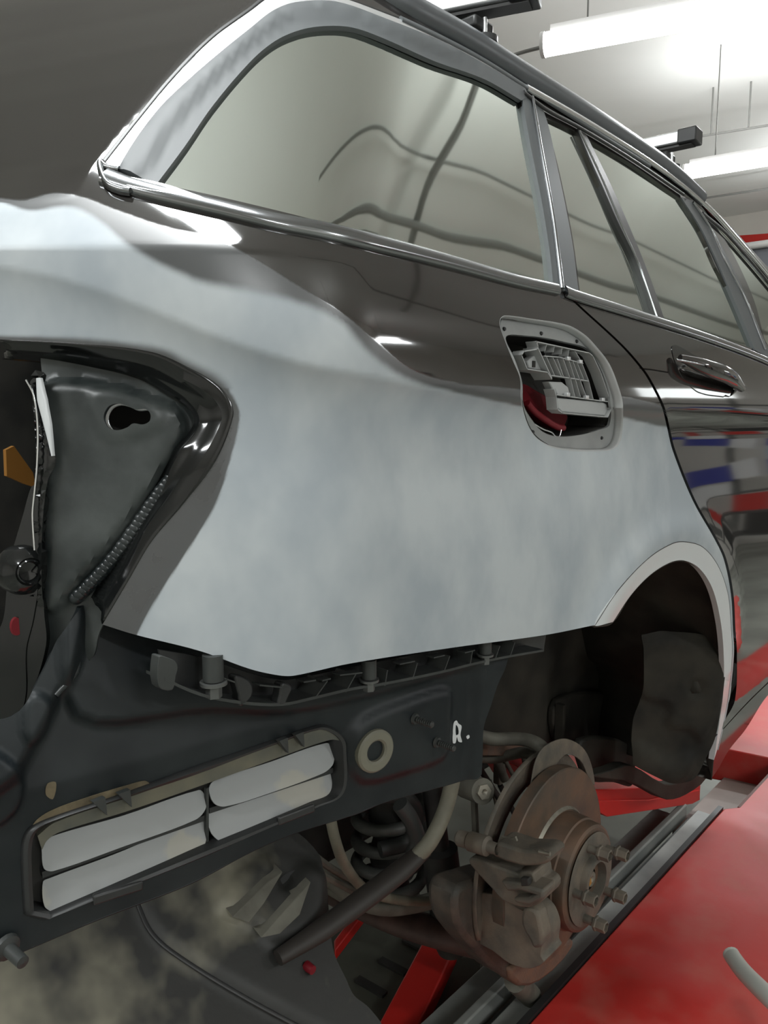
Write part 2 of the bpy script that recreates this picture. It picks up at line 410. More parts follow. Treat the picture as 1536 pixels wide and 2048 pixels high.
# ================================================================ the workshop
FZ = -1.42; CZ = 2.2
M_wall = mat('workshop_wall_paint', (.78, .75, .70), .6, nscale=2, namt=.08)
M_ceil = mat('workshop_ceiling_paint', (.86, .86, .84), .7, nscale=1.5, namt=.05)
M_floor = mat('workshop_concrete_floor', (.30, .31, .27), .32, nscale=3, namt=.35)
M_conduit = mat('grey_conduit', (.22, .22, .21), .6)
box('floor', (3.5, .8, FZ-.05), (14, 12, .1), M_floor, kind='structure')
box('ceiling', (3.5, .8, CZ+.05), (14, 12, .1), M_ceil, kind='structure')
box('wall_front', (9.3, .8, .4), (.1, 12, 3.8), M_wall, kind='structure')
box('wall_back', (-3.5, .8, .4), (.1, 12, 3.8), M_wall, kind='structure')
box('wall_right', (2.9, -4.6, .4), (12.8, .1, 3.8), M_wall, kind='structure')
box('wall_left', (2.9, 6.2, .4), (12.8, .1, 3.8), M_wall, kind='structure')
M_tube = emis('lamp_diffuser_lit', (1, 1, .98), LAMP_E)
M_lampbody = mat('lamp_body_white', (.8, .8, .8), .5)
lamp_lab = ['long fluorescent batten lamp hanging above the nearer roof bar', 'shorter-looking fluorescent lamp hanging beyond the farther roof bar', 'fluorescent lamp far away by the front wall']
for i, (lx, ly, dg, ll) in enumerate(LAMPS):
    a = math.radians(dg); dv = np.array((math.cos(a), math.sin(a), 0))
    lb = lamp_lab[i] if i < 3 else ['fluorescent lamp mirrored as the white streak below the window corner', 'fluorescent lamp behind the tail of the car', 'fluorescent lamp by the long dark parts shelf', 'fluorescent lamp near the rack by the front wall', 'fluorescent lamp lighting the open floor behind the car'][i-3]
    lm = empty('fluorescent_lamp', (lx, ly, LAMP_Z), lb, 'ceiling lamp', 'fluorescent lamps hung from the ceiling')
    c = np.array((lx, ly, LAMP_Z))
    V, Fc = tubeV(cat([c-dv*ll/2, c+dv*ll/2], n=2), .045, 16); mk('diffuser', V, Fc, M_tube, lm)
    V, Fc = beamV(c-dv*ll*.48+np.array((0, 0, .05)), c+dv*ll*.48+np.array((0, 0, .05)), .05, .025); mk('housing', V, Fc, M_lampbody, lm)
    for s in (-1, 1):
        p = c+dv*s*ll*.36
        V, Fc = tubeV([p+(0, 0, .05), (p[0], p[1], CZ)], .004, 6); mk('hanger', V, Fc, M_conduit, lm)
        e = c+dv*s*ll*.5
        V, Fc = tubeV([e, e+dv*s*.015], .048, 16); mk('end_cap', V, Fc, M_lampbody, lm)
    ld = bpy.data.lights.new('lamp_light', 'AREA'); ld.shape = 'RECTANGLE'; ld.size = ll; ld.size_y = .12; ld.energy = LAMP_W*(.65 if i == 3 else 1.1); ld.color = (.95, .99, 1)
    lo = bpy.data.objects.new('lamp_light', ld); COL.objects.link(lo); lo.parent = lm; lo.location = (0, 0, -.06); lo.rotation_euler = (0, 0, a)
    lu = bpy.data.lights.new('lamp_uplight', 'AREA'); lu.shape = 'RECTANGLE'; lu.size = ll; lu.size_y = .12; lu.energy = LAMP_W*(.34 if i in (0, 1, 2) else .06); lu.color = (.97, 1, 1)
    lo = bpy.data.objects.new('lamp_uplight', lu); COL.objects.link(lo); lo.parent = lm; lo.location = (0, 0, .09); lo.rotation_euler = (PI, 0, -a)
def conduit(pts, label, r=.009):
    V, Fc = tubeV(pts, r, 8); o = mk('ceiling_cable', V, Fc, M_conduit); tag(o, label, 'cable', 'cables strung under the ceiling')
a_, b_ = PZ(1040, 106, 1.62), PZ(1093, 92, 1.55)
conduit(list(cat([PY(900, 150, 3.6), PZ(1000, 120, 1.62), a_, b_])), 'short dark cable running into the left end of the nearer lamp', .008)
conduit([PZ(1330, 284, 1.9), PZ(1700, 224, 1.9)], 'dark cable strung level with the farther roof bar', .008)
conduit([PZ(1280, 416, 2.0), PZ(1700, 352, 2.0)], 'thin cable low above the front wall beyond the second lamp', .010)
def hanger(px, py0, z0, lab):
    p = PZ(px, py0, z0); conduit([p, p+(0, 0, CZ-z0)], lab, .006)
hanger(1422, 268, 1.9, 'thin vertical hanger wire between the two lamps')
hanger(1497, 258, 1.9, 'thin vertical hanger wire nearest the right edge')
conduit(cat([(2.6, 1.6, 2.12), (2.80, .75, 2.11), (2.9, .4, 2.1), (3.15, -.2, 2.1), (3.6, -.8, 2.1), (4.9, -2.4, 2.1)], False, 5), 'dark ceiling cable mirrored as a curve in the side glass and paint', .016)
conduit([(1.25, .12, 2.14), (9, -.05, 2.14)], 'thin ceiling pipe mirrored across the middle of the side glass', .008)
conduit([(1.2, -.16, 2.08), (9, -.34, 2.08)], 'dark ceiling pipe mirrored low in the side glass', .022)
conduit([(1.2, -.30, 2.1), (9, -.5, 2.1)], 'second dark ceiling pipe beside the thicker one', .012)
conduit([(.9, -1.3, 2.1), (9, -2.6, 2.1)], 'dark ceiling pipe mirrored above the body crease', .02)
M_lit = emis('glow_panel_face', (.95, 1, 1), 4.0)
box('glow_panel', (9.23, -2.4, .78), (.03, 1.1, .34), M_lit, kind='structure')  # glowing panel added on the wall to put white streaks along the crease
# things standing around, seen mirrored in the dark paint and glass
M_blue = mat('blue_panel', (.02, .035, .33), .4); M_sky = mat('light_blue_panel', (.05, .35, .75), .4)
M_banw = mat('white_panel', (.75, .75, .75), .5)
t = empty('storage_rack', (7.6, -3.0, FZ), 'tall rack with blue and red boards, mirrored in the dark rear door', 'rack')
for (y0, z0, w_, h_, mm) in ((-1.62, -.08, .42, .26, M_blue), (-1.95, -.30, .26, .18, M_blue), (-1.62, -.34, .36, .2, M_banw), (-.95, .14, .2, .2, M_sky), (-.95, -.08, .26, .22, M_blue), (-1.28, -.06, .22, .26, M_banw), (-1.72, -.60, .10, .34, M_redb), (-1.25, -.60, .34, .26, M_redb), (-1.05, -.9, .5, .26, M_plast), (-.7, -.5, .25, .4, M_steel)):
    box('board', (7.6, y0, z0), (.05, w_, h_), mm, t)
for y0 in (-.5, -1.42, -2.5): box('post', (7.7, y0, (FZ+.5)/2), (.06, .06, .5-FZ), M_steel, t)
for z0 in (-1.05, -.76, -.44, .3): box('shelf', (7.75, -1.5, z0), (.3, 2.0, .03), M_steel, t)
t = empty('shelving_unit', (4.6, -4.2, FZ), 'long dark shelf of parts mirrored low in the side glass', 'shelf')
for x0 in (2.4, 4.4, 6.4): box('upright', (x0, -4.2, (FZ+.8)/2), (.06, .4, .8-FZ), M_plast, t)
for z0 in (-.9, -.2, .5): box('shelf_board', (4.4, -4.2, z0), (4.2, .45, .04), M_plast, t)
for k in range(5): box('storage_box', (2.9+.75*k, -4.2, .52+.15), (.5, .4, .26), [M_plast, M_redb, M_steel][k % 3], t, bevel=.01)
# red banner and grey van at the far end
b1 = PX(1478, 471, 8.9); b2 = PX(1700, 455, 8.9); b3 = PX(1478, 491, 8.9)
V, Fc = prismV([b1, b2, b2+(b3-b1), b3], (.04, 0, 0)); o = mk('wall_banner', V, Fc, M_redb); tag(o, 'red band high on the front wall at the right edge', 'banner')
v0 = PX(1491, 491, 8.2); v1 = PX(1491, 496, 8.2)
t = empty('white_van', (8.5, v0[1]-.8, FZ), 'white-roofed grey van partly hidden behind the car roof', 'van')
box('van_roof', (8.55, v0[1]-1.0, v0[2]-.02), (.9, 2.2, .06), M_banw, t, bevel=.02)
box('windscreen', (8.5, v0[1]-1.0, v0[2]-.35), (.7, 2.1, .6), mat('van_glass', (.20, .21, .24), .15), t, bevel=.05)
box('van_body', (8.5, v0[1]-1.0, v0[2]-1.15), (.8, 2.2, 1.0), M_banw, t, bevel=.06)
for s in (-.9, .9): lathe('van_wheel', (8.08, v0[1]-1.0+s, FZ+.32), [(-.01, 0), (0, .3), (.1, .32), (.2, .3), (.21, 0)], M_sealb, t, seg=24, axis=(0, 1, 0))

# ================================================================ the car lift
LZ = -1.15
lift = empty('car_lift', (1.5, .4, FZ), 'red painted car lift platform with grey inner rails under the car', 'car lift')
e1 = PZ(1300, 1780, LZ)
yE = e1[1]
stepx = PZ(1450, 1612, LZ)[0]
# platform top with a recessed step at its far inner corner
cN = PZ(1478, 1614, LZ); cF = PZ(1536, 1525, LZ); A_ = PZ(1455, 1498, LZ); B_ = PZ(1536, 1515, LZ); xr = PZ(1406, 1604, LZ)[0]
pl = [(xr, yE), (cN[0], cN[1]), (B_[0]+.25, cN[1]-.01), (B_[0]+.25, .26), (.2, .26), (.2, yE)]
V, Fc = prismV([(x, y, LZ) for x, y in pl], (0, 0, -.09)); mk('platform', V, Fc, M_red, lift, bevel=.004)
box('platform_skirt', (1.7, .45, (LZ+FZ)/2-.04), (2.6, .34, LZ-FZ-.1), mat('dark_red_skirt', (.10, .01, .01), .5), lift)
V, Fc = prismV([(A_[0]-.03, A_[1]+.10, LZ), (A_[0], A_[1], LZ), (B_[0], B_[1], LZ), (B_[0]+.01, cN[1]-.012, LZ), (B_[0]+.26, cN[1]-.012, LZ), (B_[0]+.26, .26, LZ), (5.4, .26, LZ), (5.4, A_[1]+.10, LZ)], (0, 0, -.12)); mk('ramp_plate', V, Fc, M_red, lift, bevel=.004)
box('recess_floor', ((xr+B_[0])/2+.12, (yE+cN[1])/2, LZ-.115), (B_[0]-xr+.3, .30, .02), mat('recess_grey', (.30, .24, .21), .5, nscale=6, namt=.2), lift)
V, Fc = beamV((cN[0], cN[1], LZ-.035), (B_[0], cN[1]-.006, LZ-.035), .008, .07); mk('edge_strip', V, Fc, mat('red_brown_edge', (.10, .03, .02), .6), lift)
M_rail = mat('rail_steel', (.20, .21, .20), .4, nscale=8, col2=(.30, .31, .29), metal=.1)
box('edge_gap', (xr/2-.2, yE+.008, LZ-.02), (xr+.4, .014, .05), M_sealb, lift)
box('inner_rail', (xr/2-.2, yE+.045, LZ-.045), (xr+.4, .058, .03), M_rail, lift, bevel=.002)
box('rail_groove', (xr/2-.2, yE+.085, LZ-.08), (xr+.4, .03, .03), M_steel, lift)
box('inner_rail', (xr/2-.2, yE+.115, LZ-.045), (xr+.4, .02, .045), M_rail, lift, bevel=.004)
box('inner_rail', (xr/2-.2, yE+.17, LZ-.085), (xr+.4, .07, .03), M_rail, lift, bevel=.002)
# slotted deck plate between the runways
M_deck = mat('dirty_deck_plate', (.055, .058, .045), .5, nscale=10, col2=(.09, .095, .075))
V, Fc = prismV([PZ(*p, FZ+.10) for p in ((560, 1850), (960, 1800), (960, 2150), (560, 2150))], (0, 0, -.03)); mk('deck_plate', V, Fc, M_deck, lift)
for (x0, y0, x1, y1) in ((808, 1878, 845, 1897), (760, 1920, 812, 1947), (714, 1958, 770, 1990)):
    p, q = PZ(x0, y0, FZ+.103), PZ(x1, y1, FZ+.103); V, Fc = beamV(p, q, .02, .008); mk('deck_slot', V, Fc, M_dark, lift)
# red diagonal jack arm
z_ = FZ+.16
V, Fc = prismV([PZ(*p, z_) for p in ((852, 1870), (915, 1885), (828, 2070), (745, 2070))], (0, 0, -.05)); mk('jack_arm', V, Fc, M_redb, lift, bevel=.004)
V, Fc = prismV([PZ(*p, FZ+.2) for p in ((668, 1880), (705, 1830), (730, 1822), (670, 1900))], (0, 0, -.03)); mk('jack_arm', V, Fc, M_redb, lift, bevel=.004)
# red cross beam seen beyond the disc
V, Fc = prismV([PY(*p, .80) for p in ((1170, 1580), (1290, 1575), (1402, 1562), (1400, 1600), (1385, 1608), (1215, 1634), (1190, 1620))], (0, .3, 0)); mk('lift_beam', V, Fc, M_redb, lift, bevel=.004)
V, Fc = prismV([PY(*p, .795) for p in ((1190, 1602), (1300, 1600), (1400, 1580), (1400, 1600), (1385, 1608), (1215, 1634), (1190, 1620))], (0, .02, 0)); mk('lift_beam', V, Fc, M_redb, lift, bevel=.002)
o = tube('air_hose', [PZ(1462, 1908, -1.02), PZ(1466, 1915, -1.02), PZ(1486, 1942, -1.0), PZ(1515, 1972, -.97), PZ(1560, 2015, -.93), PZ(1640, 2090, -.9)], .0155, mat('pale_hose', (.40, .42, .38), .5), n=5, seg=16)
tag(o, 'pale grey hose end poking in over the red platform', 'hose')

# ================================================================ the car
car = empty('station_wagon', (2.2, 1.3, LZ), 'dark brown estate car with grey primer on its rear side and wheel off', 'car')
# ---- outlines (traced)
TRIM_OUT = [(206, 332), (280, 238), (350, 154), (425, 78), (500, 23), (545, -8), (600, -14), (670, -8), (768, 26), (893, 78), (1048, 170)]
_w = hit(np.array([p[0]-3. for p in TRIM_OUT[:6]]), np.array([p[1]-2. for p in TRIM_OUT[:6]]), S_body)
XTZ = [0, _w[0][2]-.03]+[q[2] for q in _w]+[_w[-1][2]+.3]; XTX = [0, _w[0][0]-.02]+[q[0] for q in _w]+[_w[-1][0]+.3]
GL_Q = [(312, 366, 'c'), (370, 290), (425, 210), (500, 122), (550, 80), (600, 58), (650, 50), (705, 53), (768, 75), (868, 120), (968, 157), (1041, 198, 'c'), (1058, 280), (1082, 400), (1098, 500), (1106, 574, 'c'), (1043, 556), (918, 516), (768, 479), (650, 445), (450, 396)]
TAIL = [(-90, 676, 'c'), (0, 679), (146, 686), (304, 704), (385, 739), (436, 770), (462, 804), (466, 834), (432, 921), (366, 1009), (304, 1082), (256, 1163), (205, 1248, 'c'), (-90, 1300, 'c')]
FUEL = [(1001, 637), (1010, 631), (1060, 637), (1135, 650), (1169, 669), (1190, 690), (1219, 728), (1240, 782), (1246, 811), (1243, 873), (1231, 896), (1206, 902), (1132, 901), (1099, 893), (1070, 873), (1053, 844), (1042, 800), (1040, 757), (1026, 722), (1012, 687), (1000, 652)]
ARCH_O = [(1190, 1250), (1235, 1182), (1295, 1118), (1345, 1087), (1372, 1084), (1405, 1094), (1435, 1130), (1455, 1185), (1461, 1240), (1464, 1310), (1455, 1400), (1437, 1490)]
ARCH_I = [(1226, 1244), (1262, 1190), (1300, 1150), (1340, 1125), (1368, 1121), (1398, 1136), (1424, 1175), (1440, 1235), (1447, 1300), (1447, 1380), (1438, 1450), (1428, 1520)]
CUT = [(1060, 180), (1078, 290), (1105, 430), (1122, 530), (1130, 585), (1150, 607), (1240, 690), (1285, 742), (1305, 775), (1324, 815), (1333, 850), (1345, 900), (1385, 1000), (1430, 1080), (1448, 1120), (1462, 1190), (1466, 1260)]
skin = [(-90, -30, 'c'), (560, -35), (700, -45, 'c'), (780, 5), (893, 75), (968, 118), (1060, 180, 'c')]+CUT[1:4]+[(1130, 585, 'c')]+CUT[5:]+[(1468, 1310), (1458, 1400), (1437, 1500, 'c')]+[(*p, 'c') if k == 0 else p for k, p in enumerate(ARCH_O[::-1][1:-1])]+[(1190, 1250, 'c'), (1090, 1270), (900, 1296), (700, 1327), (590, 1351), (560, 1351), (500, 1338), (400, 1302), (269, 1269), (205, 1250, 'c'), (-90, 1302, 'c')]
# tail-lamp opening is an outline notch, so drop it from the skin polygon by going round it
skin = skin[:-2]+[(205, 1249, 'c'), (256, 1163), (304, 1082), (366, 1009), (432, 921), (466, 834), (462, 804), (436, 770), (385, 739), (304, 704), (146, 686), (0, 679), (-90, 676, 'c')]
P_SAND = cat([(-150, 380, 'c'), (40, 400), (120, 385), (250, 425), (340, 455), (432, 478), (560, 548), (700, 640), (760, 690), (820, 737), (900, 763), (1000, 775), (1250, 795), (1345, 818), (1620, 900), (1620, 1500), (500, 1500), (150, 1400, 'c'), (250, 1000), (200, 800), (-150, 660, 'c')], True)
P_PRIM = cat([(-150, 400, 'c'), (0, 403), (60, 420), (140, 412), (200, 440), (262, 490), (330, 530), (400, 558), (500, 575), (600, 600), (680, 640), (740, 700), (790, 742), (860, 772), (960, 795), (1045, 812), (1130, 824), (1246, 834), (1320, 852), (1600, 900), (1600, 1500), (500, 1500, 'c'), (269, 1275, 'c'), (304, 1207), (366, 1111), (425, 1016), (452, 940), (474, 860), (476, 815), (440, 762), (385, 731), (304, 696), (146, 678), (-150, 668, 'c')], True)
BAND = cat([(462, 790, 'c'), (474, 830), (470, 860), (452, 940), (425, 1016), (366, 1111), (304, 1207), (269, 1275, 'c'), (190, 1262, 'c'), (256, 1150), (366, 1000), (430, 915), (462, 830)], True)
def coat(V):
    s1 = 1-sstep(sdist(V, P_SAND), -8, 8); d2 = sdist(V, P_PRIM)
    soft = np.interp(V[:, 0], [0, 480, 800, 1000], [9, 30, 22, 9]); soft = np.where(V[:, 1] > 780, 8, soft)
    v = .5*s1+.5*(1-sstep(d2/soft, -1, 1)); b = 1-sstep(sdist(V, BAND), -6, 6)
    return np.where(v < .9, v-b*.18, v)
M_pocket = mat('dusty_pocket_plate', (.020, .025, .025), .38, nscale=14, col2=(.075, .084, .082), contrast=(.38, .7), bump=.08)
TRIM_IN = [(238, 341), (310, 230), (380, 160), (450, 100), (500, 60), (545, 25), (590, 8), (670, 6), (768, 39), (893, 90), (1048, 178)]
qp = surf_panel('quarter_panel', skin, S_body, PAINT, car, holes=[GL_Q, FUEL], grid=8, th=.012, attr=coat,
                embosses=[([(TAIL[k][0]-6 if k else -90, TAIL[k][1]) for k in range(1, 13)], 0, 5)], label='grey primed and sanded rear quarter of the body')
surf_panel('quarter_window', GL_Q, S_off(.004), GLASS, car, grid=22, th=.004)
# window surround: inner grey seal, bright moulding
SEAL_MID = [(275, 355), (340, 262), (405, 183), (475, 110), (525, 66), (572, 38), (625, 28), (690, 29), (768, 56), (880, 103), (970, 143), (1047, 187)]
sealpoly = [(237, 342, 'c')]+TRIM_IN[1:]+[(1060, 192, 'c'), (1043, 201, 'c'), (968, 158), (868, 122), (768, 77), (705, 55), (650, 52), (600, 60), (550, 82), (500, 124), (425, 212), (370, 292), (314, 367, 'c')]
surf_panel('window_seal', sealpoly, S_off(-.0035), M_seal, car, grid=14, th=.006, embosses=[([(237, 342)]+TRIM_IN[1:]+SEAL_MID[::-1], .004, 6)])
TRIM_MID = [(222, 336), (296, 236), (367, 158), (438, 90), (500, 43), (540, 12), (590, -4), (670, -2), (768, 32), (893, 84), (1048, 174)]
M_trim = mat('bright_window_trim', (.86, .87, .88), .30, metal=.85)
surf_panel('window_trim', [(*TRIM_OUT[0], 'c')]+TRIM_OUT[1:-1]+[(*TRIM_OUT[-1], 'c'), (*TRIM_IN[-1], 'c')]+TRIM_IN[1:-1][::-1]+[(238, 341, 'c')], S_off(-.004), M_trim, car, grid=9, th=.007, label='bright moulding over the side window')
bead('trim_gap', [(x-4, y-2) for x, y in TRIM_OUT], S_off(-.0005), .0022, .001, M_sealb, car)
bead('belt_trim', [(212, 357), (260, 374), (350, 397), (450, 421), (550, 445), (650, 464), (768, 492), (900, 526), (1030, 562), (1112, 580)], S_body, [.010, .0095, .0095, .009, .009, .009, .009, .0085, .008, .008], .007, M_chromed, car, label='dark bright moulding under the side window')
surf_panel('belt_trim_end', [(222, 347, 'c'), (262, 354), (330, 368), (400, 392, 'c'), (415, 400, 'c'), (340, 386), (270, 374), (236, 362, 'c')], S_off(-.0115), M_trim, car, grid=6, th=.004, label='polished rear end of the belt moulding')
bead('trim_corner', [(240, 345), (215, 340), (203, 330), (204, 346), (216, 372), (240, 384), (262, 388)], S_off(-.002), .0032, .006, M_chromed, car, n=5)
# ---- C-pillar frame strips
def strip(name, pts, m, parent, off=-.003, th=.008, grid=16, **k): return surf_panel(name, pts, S_off(off), m, parent, grid=grid, th=th, **k)
strip('pillar_seal', [(1043, 186, 'c'), (1061, 190, 'c'), (1076, 280), (1100, 420), (1113, 510), (1121, 582, 'c'), (1107, 576, 'c'), (1099, 500), (1083, 400), (1059, 280)], M_seal, car)
bead('pillar_trim', [(1063, 195), (1079, 290), (1104, 430), (1116, 520), (1123, 578)], S_off(-.004), .0028, .004, M_chromed, car)
# ---- taillight pocket
tp = skirt('taillight_flange', TAIL[1:13], S_off(.0), .09, M_black, car, closed=False, n=6, label='black folded flange round the empty tail lamp opening',
           prof=[(0, 0), (.003, .003), (.005, .010), (.012, .013), (.018, .014), (.021, .016), (.026, .019), (.034, .020)])
surf_panel('taillight_pocket', [(86, 700), (146, 688), (304, 700), (400, 745), (455, 790), (466, 840), (366, 1009), (256, 1163), (200, 1262), (180, 1320), (60, 1360), (64, 1180), (84, 1016), (98, 930), (88, 780), (84, 750)],
           lambda X, Z: np.minimum(S_body(X, Z), 2)+.034, M_pocket, car, grid=12, th=.004,
           holes=[[(218, 838), (226, 818), (243, 811), (262, 815), (278, 822), (298, 822), (306, 832), (304, 846), (292, 852), (274, 850), (262, 858), (243, 863), (226, 857)]],
           embosses=[([(90, 778), (220, 772), (290, 792), (350, 815), (368, 845), (358, 890), (256, 1049), (183, 1141), (110, 1221), (94, 1200), (96, 980)], .012, 8), ([(190, 790), (250, 785), (320, 815), (330, 850), (290, 872), (230, 880), (200, 850)], .004, 10)])
kh = cat([(214, 838), (224, 815), (243, 807), (263, 811), (279, 818), (300, 818), (311, 831), (309, 848), (294, 857), (274, 855), (263, 863), (243, 868), (224, 861)], True, 4)
S_p = lambda X, Z: np.minimum(S_body(X, Z), 2)+.017
bead('keyhole_rim', [tuple(p) for p in kh], S_p, .0022, .002, M_chromed, car, n=1, closed=True)
surf_panel('pocket_void', [(190, 790), (340, 790), (340, 890), (190, 890)], lambda X, Z: S_body(X, Z)+.07, M_dark, car, grid=30, th=.002)
# weld seam: short overlapping ripples
sw = cat([(416, 790), (424, 830), (412, 870), (388, 910), (330, 975), (286, 1037), (242, 1100), (200, 1150), (150, 1200)], False, 10); Wd = hit(sw[:, 0], sw[:, 1], S_off(.025)); parts = []
cum = np.concatenate([[0], np.cumsum(np.linalg.norm(np.diff(Wd, axis=0), axis=1))]); nb = 46
for k in range(nb):
    s = cum[-1]*(k+.5)/nb; p = np.array([np.interp(s, cum, Wd[:, i]) for i in range(3)])
    parts.append(latheV(p, [(-.005, 0), (-.004, .003), (-.001, .0058), (0, .0064), (.003, .0066)], 12, axis=(.2+.2*math.sin(k*2.1), 1, .15)))
V, Fc = join(parts); mk('weld_seam', V, Fc, M_body_in, car, label='rippled weld seam down the lamp pocket')
# polished edge of the boot aperture
surf_panel('aperture_edge', [(76, 752), (86, 757), (98, 820), (110, 900), (112, 925), (100, 960), (92, 1020), (88, 1120), (88, 1221), (92, 1290), (60, 1400), (30, 1480), (18, 1440), (50, 1300), (74, 1180), (72, 1100), (66, 1040), (74, 960), (76, 880), (72, 800), (60, 765)], S_off(.006), M_black, car, grid=8, th=.006, embosses=[([(80, 752), (88, 760), (108, 900), (95, 1000), (86, 1200), (80, 1200), (84, 1000), (90, 900)], .006, 6)])
bead('aperture_lip_highlight', [(80, 757), (86, 800), (97, 850), (108, 912)], S_off(-.004), [.0025, .0045, .0035, .001], .004, M_white, car, n=6)  # white bead paints the highlight along the gloss black edge
bead('aperture_lip_highlight', [(53, 760), (68, 790), (76, 850), (75, 930), (70, 985), (66, 1030), (70, 1100)], S_off(-.004), .0009, .0015, M_chrome, car, n=6)
# rubber stop on its bracket
bk = [(62, 975), (72, 970), (78, 1010), (80, 1090), (78, 1160), (66, 1240), (52, 1300), (50, 1400), (20, 1460), (-30, 1470), (-20, 1300), (6, 1240), (14, 1170), (20, 1120), (34, 1070), (46, 1030)]
br = surf_panel('stop_bracket', bk, S_off(.004), M_black, car, grid=12, th=.02, label='black stop bracket at the edge of the boot opening')
cst = hit(np.array(48.), np.array(1140.), S_off(.002))
lathe('rubber_stop', cst, [(.01, .022), (0, .0225), (-.006, .021), (-.010, .0165), (-.012, .0125), (-.011, .0115), (-.013, .010), (-.009, .008), (-.008, 0)], M_black, br, seg=32)
bx_, by_ = 45, 1143; box('stop_slot', hit(np.array(46.), np.array(1143.), S_off(-.010)), (.003, .002, .014), M_plast2, br)
c0 = hit(np.array(33.), np.array(1253.), S_off(.002)); V, Fc = latheV((0, 0, 0), [(-.001, 0), (-.001, .0065), (.002, .007)], 20); V = [np.array((v[0]*.75, v[1], v[2]*1.25))+c0 for v in V]; mk('red_reflection_spot', V, Fc, M_capred, br)  # coloured reflection in the bracket hole, made as a red disc
# boot interior
box('boot_interior', (.55, 1.45, .15), (.5, .02, 1.0), M_dark, car)
V, Fc = prismV([PY(*p, 1.15) for p in ((12, 900), (28, 892), (66, 945), (72, 975), (50, 968), (14, 952))], (.0, .01, 0)); mk('interior_strap', V, Fc, mat('orange_strap', (.30, .13, .02), .6), car, label='orange strap inside the dark boot')
# ---- fuel filler recess
ff = skirt('filler_recess', [FUEL[k] for k in range(len(FUEL))], S_off(.0), .03, M_grey, car, prof=[(0, 0), (.003, .002), (.008, .0035), (.012, .0045)], grid=6, th=.001)
HOLE = [(1012, 673), (1060, 672), (1098, 677), (1130, 684), (1169, 694), (1186, 709), (1206, 748), (1220, 795), (1219, 850), (1200, 859), (1160, 870), (1115, 873), (1086, 864), (1066, 843), (1047, 810), (1044, 764), (1030, 720)]
ft = surf_panel('filler_tray', [(x+(2 if x < 1120 else -2), y+(2 if y < 760 else -2)) for x, y in FUEL], S_off(.012), mat('filler_tray_silver', (.36, .37, .37), .35, nscale=15, namt=.2, metal=.3), car, holes=[HOLE], grid=8, th=.004)
for p in ((1009, 658), (1083, 667), (1154, 683), (1055, 852), (1066, 864), (1204, 876)):
    c = hit(np.array(float(p[0])), np.array(float(p[1])), S_off(.011)); lathe('filler_rivet', c, [(-.001, 0), (-.0012, .002), (.001, .0028)], M_plast, ft, seg=12)
surf_panel('filler_cavity', [(x*1.02-22, y) for x, y in [(990, 650), (1250, 680), (1270, 890), (1050, 900), (1020, 800)]], S_off(.085), M_dark, car, grid=25, th=.003)
skirt('filler_cavity_wall', HOLE, S_off(.014), .08, M_dark, car, grid=8)
S_g = .512
fb = empty('filler_bracket', (0, 0, 0)); fb.parent = car; fb.location = -car.location
fb['label'] = 'light grey ribbed plastic bracket inside the filler opening'
def zf(p): return (960+p[0]/4.8, 610+p[1]/4.8)
def wallV(pts, Y0=.515, depth=.03, t=.0012):
    P = [zf(p) for p in pts]; out = []
    for a, b in zip(P[:-1], P[1:]):
        A = PY(*a, Y0); B = PY(*b, Y0); v = B-A; L = np.linalg.norm(v); v /= L; nn = np.cross(v, (0, 1, 0)); out.append(boxV((A+B)/2+np.array((0, depth/2, 0)), (L+t, depth, t), (v, (0, 1, 0), nn)))
    return join(out)
def fpart(name, walls, m=M_grey):
    V, Fc = join([wallV(*w_) for w_ in walls]); return mk(name, V, Fc, m, fb, smooth=False)
fpart('bracket_wall', [([(400, 480), (425, 445), (550, 425), (560, 400), (545, 352), (1050, 460), (1085, 490), (1160, 650), (1255, 930), (1260, 1000), (1230, 1075), (790, 1035), (745, 1000), (735, 880), (715, 810)], .514, .016),
                       ([(400, 480), (455, 615), (650, 645), (690, 710)], .514, .026), ([(560, 415), (690, 700)], .514, .022)])
ribs = [((640, 500), (715, 670)), ((705, 510), (780, 680)), ((745, 520), (800, 680)), ((800, 520), (865, 700)), ((855, 530), (910, 700)), ((895, 545), (960, 720)), ((930, 545), (1000, 720)), ((980, 560), (1045, 730)), ((870, 700), (915, 890)), ((915, 710), (965, 880)), ((960, 715), (1030, 900)), ((1045, 730), (1090, 910))]
for a, b in ribs: fpart('rib', [([a, b], .516, .009, .0008)])
fpart('cross_rib', [([(620, 490), (760, 500), (990, 560)], .516, .009), ([(690, 675), (860, 700), (1045, 730)], .516, .009), ([(740, 860), (870, 880), (1090, 910), (1255, 930)], .516, .009)])
for a, b in (((640, 380), (625, 440)), ((715, 395), (705, 450)), ((790, 410), (780, 470)), ((855, 430), (845, 490)), ((915, 445), (960, 520))): fpart('rib', [([a, b], .516, .014, .0008)])
V, Fc = prismV([PY(*zf(p), .530) for p in ((630, 390), (920, 450), (990, 560), (620, 495))], (0, .002, 0)); mk('bracket_floor', V, Fc, M_plast, fb)
V, Fc = prismV([PY(*zf(p), .520) for p in ((745, 890), (1180, 930), (1240, 960), (1235, 1070), (790, 1030), (748, 990))], (0, .012, 0)); mk('lower_tray', V, Fc, M_grey, fb, bevel=.002)
V, Fc = prismV([PY(*zf(p), .520) for p in ((665, 735), (790, 740), (850, 790), (870, 880), (745, 865), (720, 810), (700, 810))], (0, .012, 0)); mk('latch_block', V, Fc, M_grey, fb, bevel=.0015)
V, Fc = prismV([PY(*zf(p), .524) for p in ((455, 540), (540, 470), (590, 630), (470, 605))], (0, .012, 0)); mk('latch_block', V, Fc, M_grey, fb, bevel=.0015)
box('latch_slot', PY(*zf((515, 567)), .5235), (.006, .002, .008), M_dark, fb)
